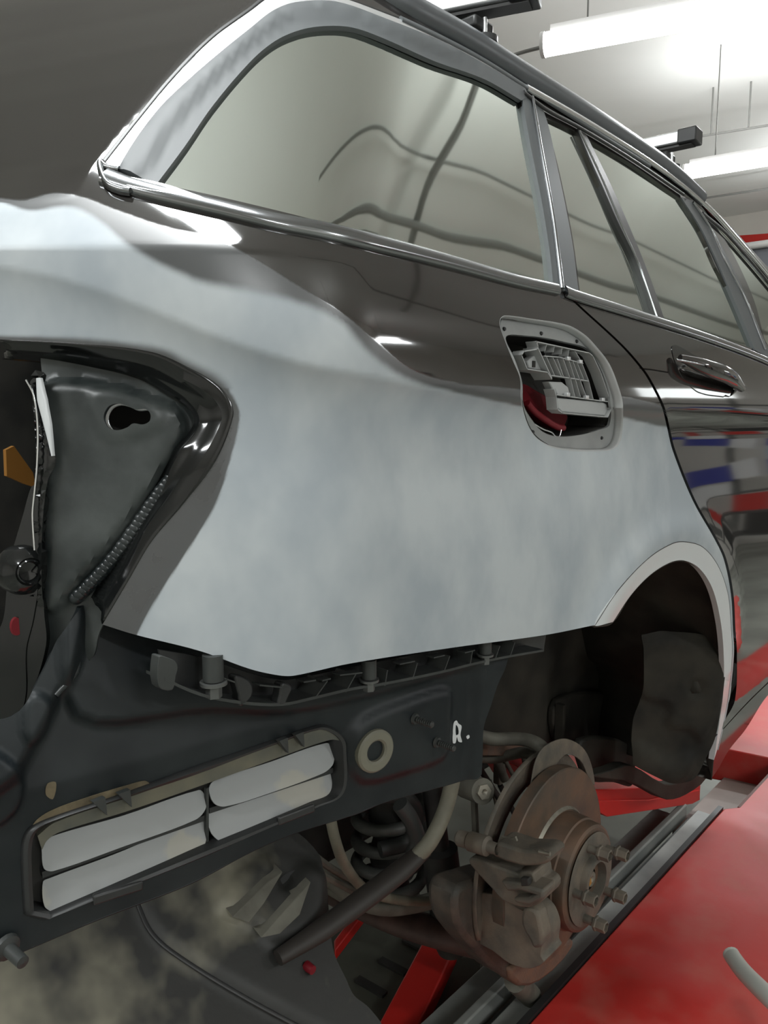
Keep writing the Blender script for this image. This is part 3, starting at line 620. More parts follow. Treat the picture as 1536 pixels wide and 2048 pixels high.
for p in ((835, 860), (1018, 885), (1172, 908), (840, 515), (955, 545)): box('clip', PY(*zf(p), .515), (.008, .006, .005), M_alu, fb, bevel=.0008)
cap = [PY(*zf(p), .56) for p in cat([(420, 760), (560, 830), (640, 880), (720, 980), (840, 1060), (830, 1120), (790, 1190), (700, 1160), (580, 1080), (470, 990), (400, 880)], True, 5)]
V, Fc = prismV(cap, (0, .02, 0)); mk('filler_cap', V, Fc, M_capred, car, bevel=.004, label='dark red cap deep inside the filler opening')
V, Fc = tubeV([PY(*zf(p), .535) for p in cat([(450, 940), (520, 1020), (640, 1110), (740, 1170), (800, 1180)], False, 5)], .0045, 10); mk('cap_rim', V, Fc, M_capred, car)
V, Fc = tubeV([PY(*zf(p), .530) for p in cat([(400, 1020), (480, 1110), (600, 1190), (690, 1225), (725, 1262), (760, 1262), (780, 1200)], False, 5)], .0009, 6); mk('filler_wire', V, Fc, M_alu, car)

# ---- rear door
dcut = [(x+5, y) for x, y in CUT]
door = [(1064, 180, 'c'), (1090, 290), (1112, 430), (1128, 540), (1137, 586, 'c')]+[(x+5, y-1) for x, y in CUT[5:]]+[(1474, 1310), (1470, 1400), (1450, 1440), (1431, 1474, 'c'), (1494, 1405), (1536, 1364), (1700, 1210, 'c'), (1700, 800, 'c'), (1700, 560, 'c'), (1560, 560, 'c'), (1536, 690), (1508, 600), (1462, 500), (1410, 422), (1393, 400, 'c'), (1350, 366), (1190, 268), (1130, 226)]
G_FIX = [(1091, 236, 'c'), (1154, 265, 'c'), (1190, 350), (1232, 440), (1270, 520), (1310, 632, 'c'), (1240, 612), (1160, 586, 'c'), (1146, 480), (1118, 340)]
G_DR = [(1173, 278, 'c'), (1260, 326), (1361, 398, 'c'), (1400, 460), (1430, 530), (1468, 600), (1508, 698, 'c'), (1418, 668), (1330, 641, 'c'), (1300, 560), (1265, 470), (1220, 370)]
rd = surf_panel('rear_door', door, S_body, PAINT, car, holes=[G_FIX, G_DR], grid=11, th=.012, attr=lambda V: np.zeros(len(V)), label='glossy dark brown rear door')
surf_panel('fixed_glass', G_FIX, S_off(.004), GLASS, rd, grid=20, th=.004)
surf_panel('door_glass', G_DR, S_off(.004), GLASS, rd, grid=20, th=.004)
strip('frame_cover', [(1064, 192, 'c'), (1089, 226), (1116, 340), (1144, 480), (1158, 588, 'c'), (1124, 580, 'c'), (1117, 520), (1104, 430), (1080, 290)], M_seal, rd)
strip('divider_bar', [(1155, 257, 'c'), (1172, 268, 'c'), (1222, 370), (1266, 470), (1302, 560), (1331, 645, 'c'), (1312, 640, 'c'), (1272, 520), (1232, 436), (1190, 340)], M_sealb, rd)
bead('divider_edge', [(1158, 262), (1200, 352), (1240, 446), (1277, 530), (1313, 634)], S_off(-.004), .0013, .003, M_chromed, rd)
strip('middle_pillar_cover', [(1362, 394, 'c'), (1388, 402, 'c'), (1432, 470), (1480, 565), (1545, 720, 'c'), (1510, 700, 'c'), (1462, 585), (1405, 462)], M_seal, rd)
bead('pillar_edge', [(1385, 405), (1420, 458), (1448, 520), (1490, 600), (1530, 700)], S_off(-.004), .003, .004, M_chromed, rd)
bead('frame_seal', [(1046, 186), (1091, 220), (1158, 256), (1260, 318), (1366, 390)], S_off(-.003), .0035, .004, M_sealb, rd)
bead('belt_moulding', [(1128, 583), (1150, 592), (1240, 620), (1313, 643), (1420, 678), (1520, 716), (1700, 800)], S_off(-.001), .0085, .006, M_chromed, rd)
surf_panel('side_sill', [(1430, 1477, 'c'), (1494, 1408), (1536, 1367), (1700, 1213, 'c'), (1700, 1190, 'c'), (1700, 1222, 'c'), (1536, 1390), (1491, 1459), (1458, 1500), (1438, 1535), (1421, 1560, 'c'), (1427, 1520)], S_off(.006), PAINT, car, grid=9, th=.03, attr=lambda V: np.zeros(len(V)), label='glossy dark sill below the rear door')
# handle
hd = surf_panel('handle_recess', [(1344, 694), (1352, 690), (1385, 708), (1440, 738), (1475, 775), (1462, 792), (1440, 792), (1398, 784), (1370, 760), (1352, 728)], S_off(-.001), M_black, rd, grid=8, th=.002, embosses=[([(1366, 742), (1400, 745), (1465, 770), (1450, 786), (1405, 780), (1378, 764)], -.018, 5)])
hs_ = cat([(1349, 716), (1380, 735), (1425, 752), (1470, 774)], False, 6); Wh = hit(hs_[:, 0], hs_[:, 1], S_body)
Wh[:, 1] -= .006+.022*np.sin(np.linspace(.15, PI*.92, len(Wh)))
V, Fc = tubeV(Wh, [.005, .011, .014, .0135, .009], 14, flat=1.15, upv=(0, .35, 1)); mk('door_handle', V, Fc, PAINT, rd, label='dark pull handle')
# cap of the handle
bead('handle_trim', [(1352, 720), (1375, 724), (1420, 734), (1448, 746)], S_off(-.030), .0015, .002, M_chromed, rd)
# ---- front door glass beyond the middle pillar
G_FR = [(1410, 432, 'c'), (1450, 470), (1536, 570), (1640, 700, 'c'), (1640, 900, 'c'), (1548, 716, 'c'), (1503, 625), (1466, 540), (1434, 478)]
fr = surf_panel('front_door_glass', G_FR, S_off(.002), GLASS, car, grid=24, th=.004)
bead('front_frame_seal', [(1405, 428), (1450, 466), (1500, 522), (1545, 576), (1640, 690)], S_off(-.003), .0055, .004, M_sealb, car)
# ---- roof edge, rail, roof
bead('roof_trim', [(1050, 176), (1160, 238), (1280, 312), (1366, 374), (1420, 420), (1470, 475), (1536, 552), (1640, 680)], S_off(-.003), .006, .006, M_chrome, car, n=6)
edge = cat([(560, -60), (700, -50), (780, 0), (893, 66), (968, 110), (1060, 170), (1168, 238), (1298, 322), (1366, 374), (1420, 425), (1500, 505), (1640, 660)], False, 5)
We = hit(edge[:, 0], edge[:, 1]+14, S_body)
roofV = []
yy = np.linspace(0, 1, 9)
for q in We:
    for s in yy: roofV.append((q[0], q[1]+.012+s*(2*(1.40-q[1])-.02), q[2]+.004+.05*math.sin(PI*s)))
nr = len(yy); Fr = [(i*nr+j, i*nr+j+1, (i+1)*nr+j+1, (i+1)*nr+j) for i in range(len(We)-1) for j in range(nr-1)]
o = mk('roof', roofV, Fr, MATS['gloss_black_paint'], car); so = o.modifiers.new('solid', 'SOLIDIFY'); so.thickness = .01
# flank of the roof between trim and rail
surf_panel('roof_flank', [(1060, 168, 'c'), (1168, 236), (1298, 318), (1366, 366), (1410, 400), (1450, 440), (1500, 495), (1640, 650, 'c'), (1640, 700, 'c'), (1536, 556), (1470, 480), (1420, 425), (1366, 378), (1280, 316), (1160, 242), (1060, 184, 'c')], S_body, PAINT, car, grid=9, th=.008, attr=lambda V: np.zeros(len(V)))
rp = cat([(725, -42), (800, 8), (918, 72), (1038, 146), (1168, 226), (1288, 305), (1345, 347), (1400, 398)], False, 6)
Wr = hit(rp[:, 0], rp[:, 1]+22, S_body); Wr = [PY(a[0], a[1], q[1]+.012) for a, q in zip(rp, Wr)]
V, Fc = tubeV(Wr, .0155, 12, flat=1.2); rr = mk('roof_rail', V, Fc, mat('dark_anodised_rail', (.13, .14, .15), .35, metal=.4), car, label='dark roof rail')
gp = [tuple(p) for p in rp[12:]]
bead('rail_gutter', [(800, 40), (893, 84), (968, 124), (1060, 182), (1168, 250), (1298, 332)], S_off(-.002), .0045, .004, M_seal, car)
# ---- roof bars (things of their own)
def roof_bar(pin, pout, y0, lab, h=.026):
    A = PY(*pin, y0); B = PZ(*pout, A[2]); dv = (B-A)/np.linalg.norm(B-A); A2 = A-dv*1.0
    t = empty('roof_bar', tuple(A), lab, 'roof bar', 'roof bars across the car')
    V, Fc = beamV(A2, B, .045, h); mk('bar', V, Fc, M_alu, t, bevel=.003)
    V, Fc = beamV(A2-(0, 0, h*.62), B-(0, 0, h*.62)-dv*.0, .030, .006); mk('bar_slot', V, Fc, M_sealb, t)
    V, Fc = beamV(B-dv*.03, B+dv*.012, .049, h+.006); mk('end_cap', V, Fc, M_plast, t, bevel=.003)
    return t, A, B, dv
t, A, B, dv = roof_bar((905, 16), (1062, -16), .775, 'aluminium roof bar nearest the rear with its end out of frame')
def foot(t, p0, k=1.0):
    V, Fc = boxV(p0+np.array((0, .0, -.022*k)), (.05*k, .06*k, .018*k)); mk('foot', V, Fc, M_plast, t, bevel=.004)
    V, Fc = latheV(p0+np.array((0, -.03*k, -.045*k)), [(-.004, 0), (-.004, .02*k), (.004, .02*k), (.004, 0)], 20, axis=(0, 0, 1)); mk('clamp_plate', V, Fc, M_plast, t)
    V, Fc = latheV(p0+np.array((0, -.03*k, -.10*k)), [(0, 0), (0, .0035), (.088*k, .0035), (.088*k, 0)], 12, axis=(0, 0, 1)); mk('clamp_bolt', V, Fc, M_alu, t)
    V, Fc = latheV(p0+np.array((0, -.03*k, -.062*k)), [(0, 0), (0, .008*k), (.008*k, .008*k), (.008*k, 0)], 6, axis=(0, 0, 1)); mk('clamp_nut', V, Fc, M_alu, t)
foot(t, PY(938, 32, .755))
t, A, B, dv = roof_bar((1310, 290), (1388, 273), .79, 'aluminium roof bar farther forward, its dark end cap in view')
foot(t, PY(1318, 300, .77))
# ---- wheel arch lip
lipm = surf_panel('wheel_arch_lip', ARCH_O+[(1428, 1520, 'c')]+ARCH_I[::-1][1:-1]+[(1226, 1244, 'c')], S_off(-.001), M_white, car, grid=8, th=.012, label='whitish glossy wheel arch lip')
bead('lip_seam', ARCH_O, S_off(-.0005), .0008, .0006, M_sealb, car)
# ---- lower side panel behind the missing bumper
low = [(-60, 1440, 'c'), (20, 1430), (55, 1385), (84, 1330), (110, 1270), (150, 1215), (190, 1200), (215, 1238, 'c'), (300, 1262), (560, 1330), (700, 1300), (900, 1275), (1020, 1255, 'c'), (1004, 1323), (985, 1365), (970, 1410), (957, 1450), (955, 1500), (953, 1543, 'c'), (944, 1553), (915, 1564), (850, 1582), (768, 1605), (712, 1628), (585, 1668), (500, 1705), (380, 1768), (200, 1838), (0, 1922), (-60, 1945, 'c')]
VENT = [(64, 1828, 'c'), (60, 1760), (60, 1690), (72, 1662), (108, 1642), (250, 1595), (400, 1543), (560, 1484), (640, 1457), (668, 1463), (688, 1482), (692, 1510), (692, 1570), (678, 1596), (640, 1612), (400, 1714), (250, 1775), (102, 1836, 'c')]
pad = [(697, 1500), (702, 1462), (730, 1432), (800, 1402), (878, 1377), (896, 1384), (897, 1420), (894, 1490), (880, 1516), (800, 1545), (725, 1562), (702, 1540)]
lp = surf_panel('rear_side_panel', low, S_low, M_side, car, holes=[VENT], grid=8, th=.006,
     embosses=[(pad, .010, 12), ([(-80, 1240), (150, 1200), (150, 1300), (110, 1400), (60, 1500), (20, 1560), (-80, 1600)], .016, 18),
               ([(44, 1400), (62, 1385), (85, 1395), (95, 1420), (85, 1470), (60, 1483), (42, 1460)], .008, 8), ([(-20, 1500), (20, 1520), (45, 1560), (30, 1620), (-20, 1650)], .008, 8),
               ([(150, 1430), (420, 1420), (560, 1425), (700, 1400), (900, 1345), (960, 1320), (960, 1180), (150, 1180)], .012, 12),
               ([(960, 1300), (1040, 1250), (1000, 1400), (975, 1550), (945, 1570), (935, 1540), (945, 1450)], .010, 12)],
     label='black inner side panel laid bare below the body side')
skirt('panel_lower_flange', low[18:], S_low, .05, M_side, car, closed=False, prof=[(0, 0), (.006, .001), (.03, .003), (.05, .004)])
skirt('panel_front_flange', low[12:19], S_low, .05, M_side, car, closed=False, prof=[(0, 0), (.006, .002), (.03, .010), (.06, .016)])
M_rdust = mat('brown_dirt', (.17, .135, .08), .8, nscale=50, namt=.5)
# rolled seam from pocket to panel
bead('pocket_seam', [(240, 1180), (200, 1225), (170, 1255), (155, 1295), (152, 1340), (110, 1390)], S_low_off(-.012), .0035, .004, M_body_in, car)
for pts in ([(140, 1350), (160, 1336), (182, 1338), (170, 1370), (158, 1388), (148, 1372)], [(95, 1568), (112, 1565), (106, 1598), (92, 1590)]):
    surf_panel('dirt_patch', pts, S_low_off(-.0035) if pts[0][0] > 100 else S_low_off(-.0015), M_rdust, lp, grid=8, th=.001)
surf_panel('dirt_patch', [(56, 1700), (58, 1668), (74, 1640), (110, 1618), (190, 1590), (250, 1572), (290, 1562), (300, 1570), (250, 1588), (110, 1636), (72, 1656), (62, 1690)], S_low_off(-.001), M_rdust, lp, grid=8, th=.0008)
# ---- air vent
vt = skirt('air_vent', [p for p in VENT], S_low_off(-.006), .03, M_plast, car, grid=8, prof=[(.007, -.004), (.003, -.003), (.001, -.001), (.002, .002), (.010, .003), (.024, .004)], th=.0015, label='four-flap cabin air vent in the side panel')
surf_panel('vent_back', [(60, 1650), (640, 1450), (696, 1460), (696, 1600), (400, 1722), (60, 1842)], S_low_off(.022), M_dark, vt, grid=20, th=.003)
FL = [[(83, 1697, 'c'), (84, 1680), (250, 1630), (398, 1580), (410, 1592), (411, 1618), (390, 1640), (250, 1692), (107, 1742), (88, 1737)],
      [(86, 1764), (100, 1756), (250, 1700), (392, 1636), (409, 1640), (412, 1655), (411, 1685), (395, 1705), (250, 1772), (130, 1821), (107, 1824), (89, 1812)],
      [(418, 1578), (428, 1562), (540, 1524), (652, 1486), (667, 1496), (669, 1515), (664, 1532), (645, 1547), (540, 1586), (450, 1613), (428, 1606)],
      [(415, 1640), (420, 1622), (540, 1582), (655, 1540), (668, 1546), (670, 1570), (667, 1596), (600, 1628), (470, 1679), (445, 1684), (424, 1668)]]
for k, f in enumerate(FL):
    pb = hit(np.array(np.mean([p[0] for p in f])), np.array(np.mean([p[1] for p in f])+28.), S_low)[2]
    surf_panel('vent_flap', f, lambda X, Z: S_low(X, Z)+.005+.42*(Z-pb), M_flap, vt, grid=10, th=.002)
for p, q in (((82, 1745), (412, 1630)), ((415, 1618), (670, 1535))):
    a = hit(np.array(float(p[0])), np.array(float(p[1])), S_low_off(.016)); b = hit(np.array(float(q[0])), np.array(float(q[1])), S_low_off(.016)); V, Fc = beamV(a, b, .01, .006); mk('vent_bar', V, Fc, M_plast, vt)
a = hit(np.array(413.), np.array(1575.), S_low_off(.010)); b = hit(np.array(413.), np.array(1700.), S_low_off(.010)); V, Fc = beamV(a, b, .004, .003, (1, 0, 0)); mk('vent_post', V, Fc, M_plast2, vt)
M_ventlip = mat('dusty_vent_rail', (.075, .078, .065), .55, nscale=18, col2=(.14, .13, .09))
surf_panel('vent_top_rail', [(75, 1672, 'c'), (110, 1645), (250, 1597), (400, 1545), (560, 1486), (640, 1459), (668, 1465), (686, 1482, 'c'), (660, 1480), (560, 1514), (400, 1572), (250, 1624), (120, 1664), (95, 1680), (84, 1700, 'c')], S_low_off(-.003), M_ventlip, vt, grid=9, th=.008)
for (x, y) in ((193, 1612), (243, 1596), (560, 1490), (592, 1478)):
    c = hit(np.array(float(x)), np.array(float(y)), S_low_off(-.007)); V, Fc = prismV([c+np.array(q) for q in ((-.006, 0, .008), (.006, 0, .008), (.007, 0, -.010))], (0, -.006, 0)); mk('vent_clip', V, Fc, M_plast2, vt, smooth=False)
for a, b in (((185, 1800), (285, 1768)), ((555, 1642), (628, 1614))):
    p = hit(np.array(float(a[0])), np.array(float(a[1])), S_low_off(-.004)); q = hit(np.array(float(b[0])), np.array(float(b[1])), S_low_off(-.004)); V, Fc = beamV(p, q, .006, .010); mk('vent_tab', V, Fc, M_plast, vt, bevel=.002)
# ---- grommet, studs, paint mark
c = hit(np.array(749.), np.array(1501.), S_low_off(-.011))
lathe('grommet', c, [(.006, .026), (-.003, .0255), (-.005, .023), (-.005, .015), (-.003, .0125), (.02, .0115), (.022, 0)], M_grom, lp, seg=36, axis=(.2, 1, 0), label='yellowed ring grommet')
for (x, y) in ((829, 1437), (873, 1484)):
    c = hit(np.array(float(x)), np.array(float(y)), S_low_off(-.010)); ax = (.0, -1, -.02)
    lathe('threaded_stud', c, [(0, .0072), (.003, .006), (.003, .0036)]+[(.004+.0015*i, .0036+(.0005 if i % 2 else 0)) for i in range(16)]+[(.028, .003), (.0285, 0)], M_plast2, lp, seg=14, axis=ax)
surf_panel('paint_mark', [(908, 1445), (913, 1441), (917, 1447), (923, 1452), (921, 1470), (924, 1484), (917, 1483), (914, 1474), (911, 1486), (906, 1486), (906, 1460)], S_low_off(-.0015), M_white, lp, holes=[[(912, 1450), (916, 1455), (917, 1468), (912, 1470)]], grid=4, th=.0005)
surf_panel('paint_mark', [(933, 1473), (938, 1470), (939, 1475), (935, 1478)], S_low_off(-.0105), M_white, lp, grid=3, th=.0005)
c = hit(np.array(12.), np.array(1893.), S_low_off(-.004)); lathe('mounting_bolt', c, [(0, .012), (.004, .011), (.006, .006), (.028, .0055), (.029, 0)], M_plast2, lp, seg=16, axis=(.1, -1, -.1))
# ---- bumper guide bracket
S_br = lambda X, Z: S_body(X, Z)*0+np.interp(X, [.28, .35, .6, .85, 1.05], [.590, .570, .528, .520, .520])
def brp(p, off=0): return hit(np.array(float(p[0])), np.array(float(p[1])), lambda X, Z: S_br(X, Z)+off)
top = [(318, 1300), (400, 1330), (500, 1362), (563, 1376), (627, 1366), (703, 1350), (754, 1340), (830, 1325), (898, 1310), (940, 1300), (1004, 1287), (1088, 1275)]
bot = [(330, 1362), (400, 1392), (480, 1408), (563, 1412), (627, 1399), (703, 1381), (754, 1373), (830, 1358), (898, 1343), (940, 1332), (1004, 1318), (1088, 1303)]
gb = surf_panel('bumper_guide', [(*top[0], 'c')]+[(x, y-16) for x, y in top[1:]]+[(1088, 1300, 'c')]+[(x, y-3) for x, y in bot[::-1][1:-1]]+[(330, 1356, 'c')], lambda X, Z: S_br(X, Z)+.030, M_plast, car, grid=12, th=.004, label='black ribbed plastic bumper guide under the body edge')
def ledge(pts, w, m, nm, thk=.003, off=0):
    q = cat(pts, False, 4); A = [brp(p, off) for p in q]; V = []; Fc = []
    for a in A:
        for dy, dz in ((0, 0), (w, 0), (w, thk), (0, thk)): V.append(a+np.array((0, dy, dz)))
    for i in range(len(A)-1):
        for k in range(4): Fc.append((i*4+k, i*4+(k+1) % 4, i*4+4+(k+1) % 4, i*4+4+k))
    Fc += [(0, 1, 2, 3), tuple(len(V)-4+k for k in (3, 2, 1, 0))]
    return mk(nm, V, Fc, m, gb, smooth=False)
ledge(bot, .03, M_plast2, 'guide_ledge')
for seg in (((430, 1352), (470, 1366)), ((520, 1372), (572, 1377)), ((608, 1366), (632, 1362)), ((645, 1363), (662, 1359)), ((680, 1352), (725, 1347)), ((800, 1330), (830, 1324)), ((868, 1317), (890, 1312)), ((930, 1307), (950, 1302))):
    ledge(list(seg), .012, M_plast2, 'guide_tooth', .0015)
for k, (x, y, x2, y2) in enumerate(((655, 1362, 632, 1394), (712, 1348, 692, 1384), (775, 1340, 770, 1372), (835, 1326, 825, 1360), (900, 1312, 888, 1344), (945, 1303, 940, 1332), (1000, 1292, 990, 1320), (1030, 1285, 1020, 1314))):
    a, b = brp((x, y)), brp((x2, y2)); v = b-a; L = np.linalg.norm(v); v /= L
    V, Fc = boxV((a+b)/2+np.array((0, .014, 0)), (L, .028, .0016), (v, (0, 1, 0), np.cross(v, (0, 1, 0)))); mk('guide_rib', V, Fc, M_plast2, gb, smooth=False)
for pts, y in (([(318, 1314), (328, 1313), (350, 1322), (356, 1335), (352, 1352), (345, 1380), (318, 1374)], .0), ([(470, 1353), (490, 1354), (504, 1366), (507, 1385), (498, 1402), (480, 1414), (478, 1390)], .0), ([(565, 1366), (578, 1368), (585, 1376), (578, 1394), (570, 1410), (556, 1412), (560, 1390)], 0)):
    B = [brp(p) for p in cat(pts, True, 3)]; V, Fc = prismV(B, (0, .012, 0)); mk('guide_tab', V, Fc, M_plast2 if pts[0][0] < 400 else M_plast, gb, bevel=.002)
M_boltd = mat('dark_zinc', (.12, .125, .12), .4, metal=.4)
def gbolt(x, y, s):
    c = brp((x, y), .004); b = lathe('guide_bolt', c, [(-.016*s, 0), (-.016*s, .0075*s), (-.004*s, .0075*s)], M_boltd, gb, seg=6, axis=(0, 0, 1), label='hexagon bolt'); d = c+np.array((0, 0, 0))
    lathe('bolt_washer', c, [(-.004*s, 0), (-.004*s, .0125*s), (-.001*s, .0125*s), (-.001*s, 0)], M_boltd, b, seg=24, axis=(0, 0, 1))
    lathe('bolt_sleeve', c, [(0, 0), (0, .0095*s), (.024*s, .0095*s), (.024*s, 0)], M_plast2, b, seg=20, axis=(0, 0, 1))
gbolt(427, 1360, 1.0); gbolt(738, 1356, .85); gbolt(970, 1306, .85)
# ---- wheelhouse
wa = cat([(1190, 1252), (1226, 1244)]+ARCH_I[1:-1]+[(1430, 1500), (1424, 1560)], False, 5)
Wa = hit(wa[:, 0], wa[:, 1], S_off(.004)); V = []; Fc = []; prof = [(0, 0), (.02, .010), (.10, .014), (.22, .016), (.42, .03)]; cc = np.array((1.28, 0, -.60))
for d, s in prof:
    for q in Wa:
        v = q-cc; v = np.array((v[0], 0, v[2])); v /= np.linalg.norm(v); V.append(q+np.array((0, d, 0))+v*s)
NN = len(Wa)
for r in range(len(prof)-1):
    for i in range(NN-1): Fc.append((r*NN+i, r*NN+i+1, (r+1)*NN+i+1, (r+1)*NN+i))
wl = mk('wheelhouse_liner', V, Fc, M_liner, car, label='dark dirty wheelhouse liner'); so = wl.modifiers.new('solid', 'SOLIDIFY'); so.thickness = .003
def lin(pts, Y, th, m=M_liner, nm='liner_panel', bev=.006, n=4, par=None): return slab(nm, [tuple(p) for p in cat(pts, True, n)] if n else pts, Y, th, m, wl if par is None else par, bevel=bev)
lin([(975, 1270), (1240, 1240), (1290, 1200), (1290, 1400), (1262, 1440), (1252, 1530), (1218, 1512), (1195, 1500), (1180, 1503), (1170, 1480), (1120, 1490), (960, 1480), (960, 1330)], .86, .02)
lin([(1118, 1400), (1220, 1390), (1215, 1480), (1190, 1500), (1120, 1490)], .84, .02)
box('liner_post', PY(1120, 1450, .83), (.012, .02, .10), M_liner, wl)
# front wall of the wheelhouse, a curved shell
fw_px = [(1283, 1270, 'c'), (1330, 1262), (1440, 1285), (1444, 1380), (1432, 1470), (1410, 1520), (1385, 1560), (1340, 1562), (1300, 1545), (1262, 1525, 'c'), (1266, 1440), (1282, 1390)]
surf_panel('liner_front', fw_px, lambda X, Z: .72-.9*(X-1.45)+0*Z, mat('liner_front_dirt', (.010, .0095, .008), .75, spec=.25, nscale=10, col2=(.034, .031, .024), bump=.2, bscale=25), wl, grid=8, th=.004, embosses=[([(1284, 1282), (1436, 1300), (1440, 1400), (1400, 1480), (1380, 1460), (1335, 1450), (1335, 1410), (1284, 1390)], .010, 8), ([(1375, 1365), (1395, 1358), (1408, 1372), (1400, 1390), (1380, 1388)], -.008, 8), ([(1384, 1370), (1394, 1368), (1399, 1376), (1393, 1382), (1384, 1380)], .01, 4), ([(1262, 1530), (1300, 1552), (1345, 1566), (1375, 1545), (1380, 1510), (1340, 1520), (1275, 1490)], .016, 14)])
lin([(1185, 1552), (1215, 1558), (1260, 1564), (1300, 1583), (1335, 1600), (1372, 1590), (1414, 1556), (1424, 1500), (1427, 1470), (1404, 1480), (1396, 1525), (1366, 1560), (1330, 1568), (1262, 1530), (1225, 1540)], .70, .03, M_liner, 'liner_lower_edge', .004, 3)
lin([(1165, 1480), (1262, 1490), (1266, 1572), (1232, 1566), (1180, 1560)], .76, .02)
box('underbody_backdrop', (1.45, 1.36, -.76), (1.7, .3, .58), M_dark, car, bevel=.04)  # dark box added to hide the bright floor behind the suspension
V, Fc = boxV((1.35, 1.12, -.45), (1.1, .02, .75)); mk('inner_wheelhouse_wall', V, Fc, M_dark, car)
# ---- rear suspension and brake
HC = PY(1180, 1757, .585)   # centre of the hub face
AX = np.array((.0, 1, -.03)); AX /= np.linalg.norm(AX)
disc = lathe('brake_disc', HC, [(.0, .020), (0, .024), (.001, .088), (.004, .093), (.009, .095), (.022, .096), (.024, .099), (.060, .101), (.064, .106), (.066, .112), (.066, .176), (.068, .178), (.090, .178), (.092, .17), (.092, .06)], M_rustd, car, seg=96, axis=AX, label='rusty ventilated brake disc')
lathe('disc_edge_ring', HC+AX*.062, [(0, .1005), (-.003, .1035), (.002, .108)], M_bolt, disc, seg=96, axis=AX)
lathe('hub_flange', HC+AX*(-.002), [(.0, .082), (-.002, .078), (-.001, .045), (-.012, .040), (-.013, .034), (.005, .031), (.007, 0)], M_cast, disc, seg=48, axis=AX)
lathe('hub_centre', HC, [(.0, .0), (-.004, .006), (-.004, .013), (.008, .018)], M_bolt, disc, seg=24, axis=AX)
u_ = np.cross(AX, (0, 0, 1.0)); u_ /= np.linalg.norm(u_); v_ = np.cross(u_, AX)
if u_[0] < 0: u_ = -u_
for k in range(5):
    a = math.radians(90+12+72*k); p = HC+.066*(math.cos(a)*u_+math.sin(a)*v_); nx = -AX
    wb = lathe('wheel_bolt', p, [(-.002, 0), (-.002, .0075), (.020, .0075), (.022, .0065), (.030, .0065)], M_cast, disc, seg=14, axis=nx)
    lathe('bolt_cone', p, [(.022, .0065), (.024, .0115), (.028, .0125), (.030, .0085)], M_cast, wb, seg=20, axis=nx) if False else None
    lathe('bolt_head', p, [(.022, .0), (.023, .0125), (.027, .0135), (.029, .0115), (.044, .0110), (.045, .0085), (.038, .008), (.038, 0)], M_cast, wb, seg=6, axis=nx)
a0 = HC+np.array((-.004, -.004, .005)); V, Fc = boxV(a0+np.array((-.012, 0, .010)), (.010, .006, .040), ((1, 0, .3), (0, 1, 0), (-.3, 0, 1))); mk('rust_streak', V, Fc, mat('orange_rust', (.34, .16, .03), .7), disc, bevel=.002)
# dust shield: an arc plate behind the disc
V = []; Fc = []; a_list = np.linspace(math.radians(28), math.radians(200), 40); rows = [(.100, .135), (.100, .172), (.096, .182), (.102, .186)]
for a in a_list:
    for d, r in rows: V.append(HC+AX*(d+.012)+(r+.016)*(math.cos(a)*u_+math.sin(a)*v_))
for i in range(len(a_list)-1):
    for j in range(3): Fc.append((i*4+j, i*4+j+1, i*4+5+j, i*4+4+j))
ds = mk('dust_shield', V, Fc, M_cast, car); so = ds.modifiers.new('solid', 'SOLIDIFY'); so.thickness = .002
shield = [(1032, 1640), (1038, 1622), (1060, 1580), (1070, 1530), (1085, 1498), (1110, 1482), (1135, 1478), (1165, 1494), (1182, 1525), (1190, 1570), (1180, 1560), (1160, 1520), (1130, 1510), (1095, 1560), (1062, 1610), (1046, 1640), (1038, 1664), (1033, 1658)]
slab('shield_plate', shield, HC[1]+.100, .003, M_cast, ds, bevel=.001, smooth_n=4)
# caliper
cal = slabX('brake_caliper', [(942, 1716), (965, 1722), (1035, 1748), (1040, 1744), (1066, 1746), (1070, 1768), (1085, 1778), (1088, 1796), (1078, 1808), (1055, 1816), (1030, 1812), (1005, 1802), (985, 1780), (948, 1740), (936, 1722)], 1.00, .055, M_cast, car, bevel=.006, smooth_n=2, label='dusty cast brake caliper')
slabX('caliper_body', [(925, 1790), (990, 1790), (1030, 1812), (1060, 1830), (1075, 1848), (1085, 1880), (1082, 1912), (1088, 1925), (1060, 1938), (1020, 1928), (985, 1902), (935, 1870)], 1.03, .06, M_cast, cal, bevel=.008, smooth_n=3)
slabX('caliper_ear', [(1046, 1815), (1070, 1820), (1080, 1845), (1085, 1890), (1068, 1900), (1058, 1880), (1042, 1850)], 1.005, .03, M_cast, cal, bevel=.006, smooth_n=2)
slabX('caliper_jaw', [(1000, 1762), (1040, 1766), (1060, 1774), (1086, 1782), (1086, 1798), (1060, 1812), (1030, 1806), (1025, 1796), (1055, 1796), (1066, 1790), (1040, 1782), (1015, 1784)], .985, .04, M_cast, cal, bevel=.004)
slabX('caliper_window', [(1040, 1756), (1056, 1758), (1058, 1772), (1042, 1774)], .984, .01, M_dark, cal)
g0 = [PX(x, y, .99) for x, y in ((916, 1675), (945, 1682), (950, 1685), (982, 1695), (990, 1700), (1075, 1722))]
lathe('slide_pin', g0[0], [(0, 0), (0, .011), (.004, .0135), (.022, .0135), (.024, .011), (.026, .016), (.060, .016), (.063, .010), (.080, .009)], M_cast, cal, seg=20, axis=g0[5]-g0[0])
slabX('pad_carrier', [(988, 1690), (1000, 1686), (1040, 1700), (1080, 1702), (1096, 1710), (1100, 1722), (1085, 1730), (1060, 1733), (1042, 1732), (985, 1712)], .99, .05, M_cast, cal, bevel=.005, smooth_n=2)
slabX('pad_clip', [(996, 1682), (1002, 1672), (1020, 1678), (1030, 1674), (1034, 1684), (1026, 1694), (1008, 1692)], 1.01, .004, M_bolt, cal, bevel=0)
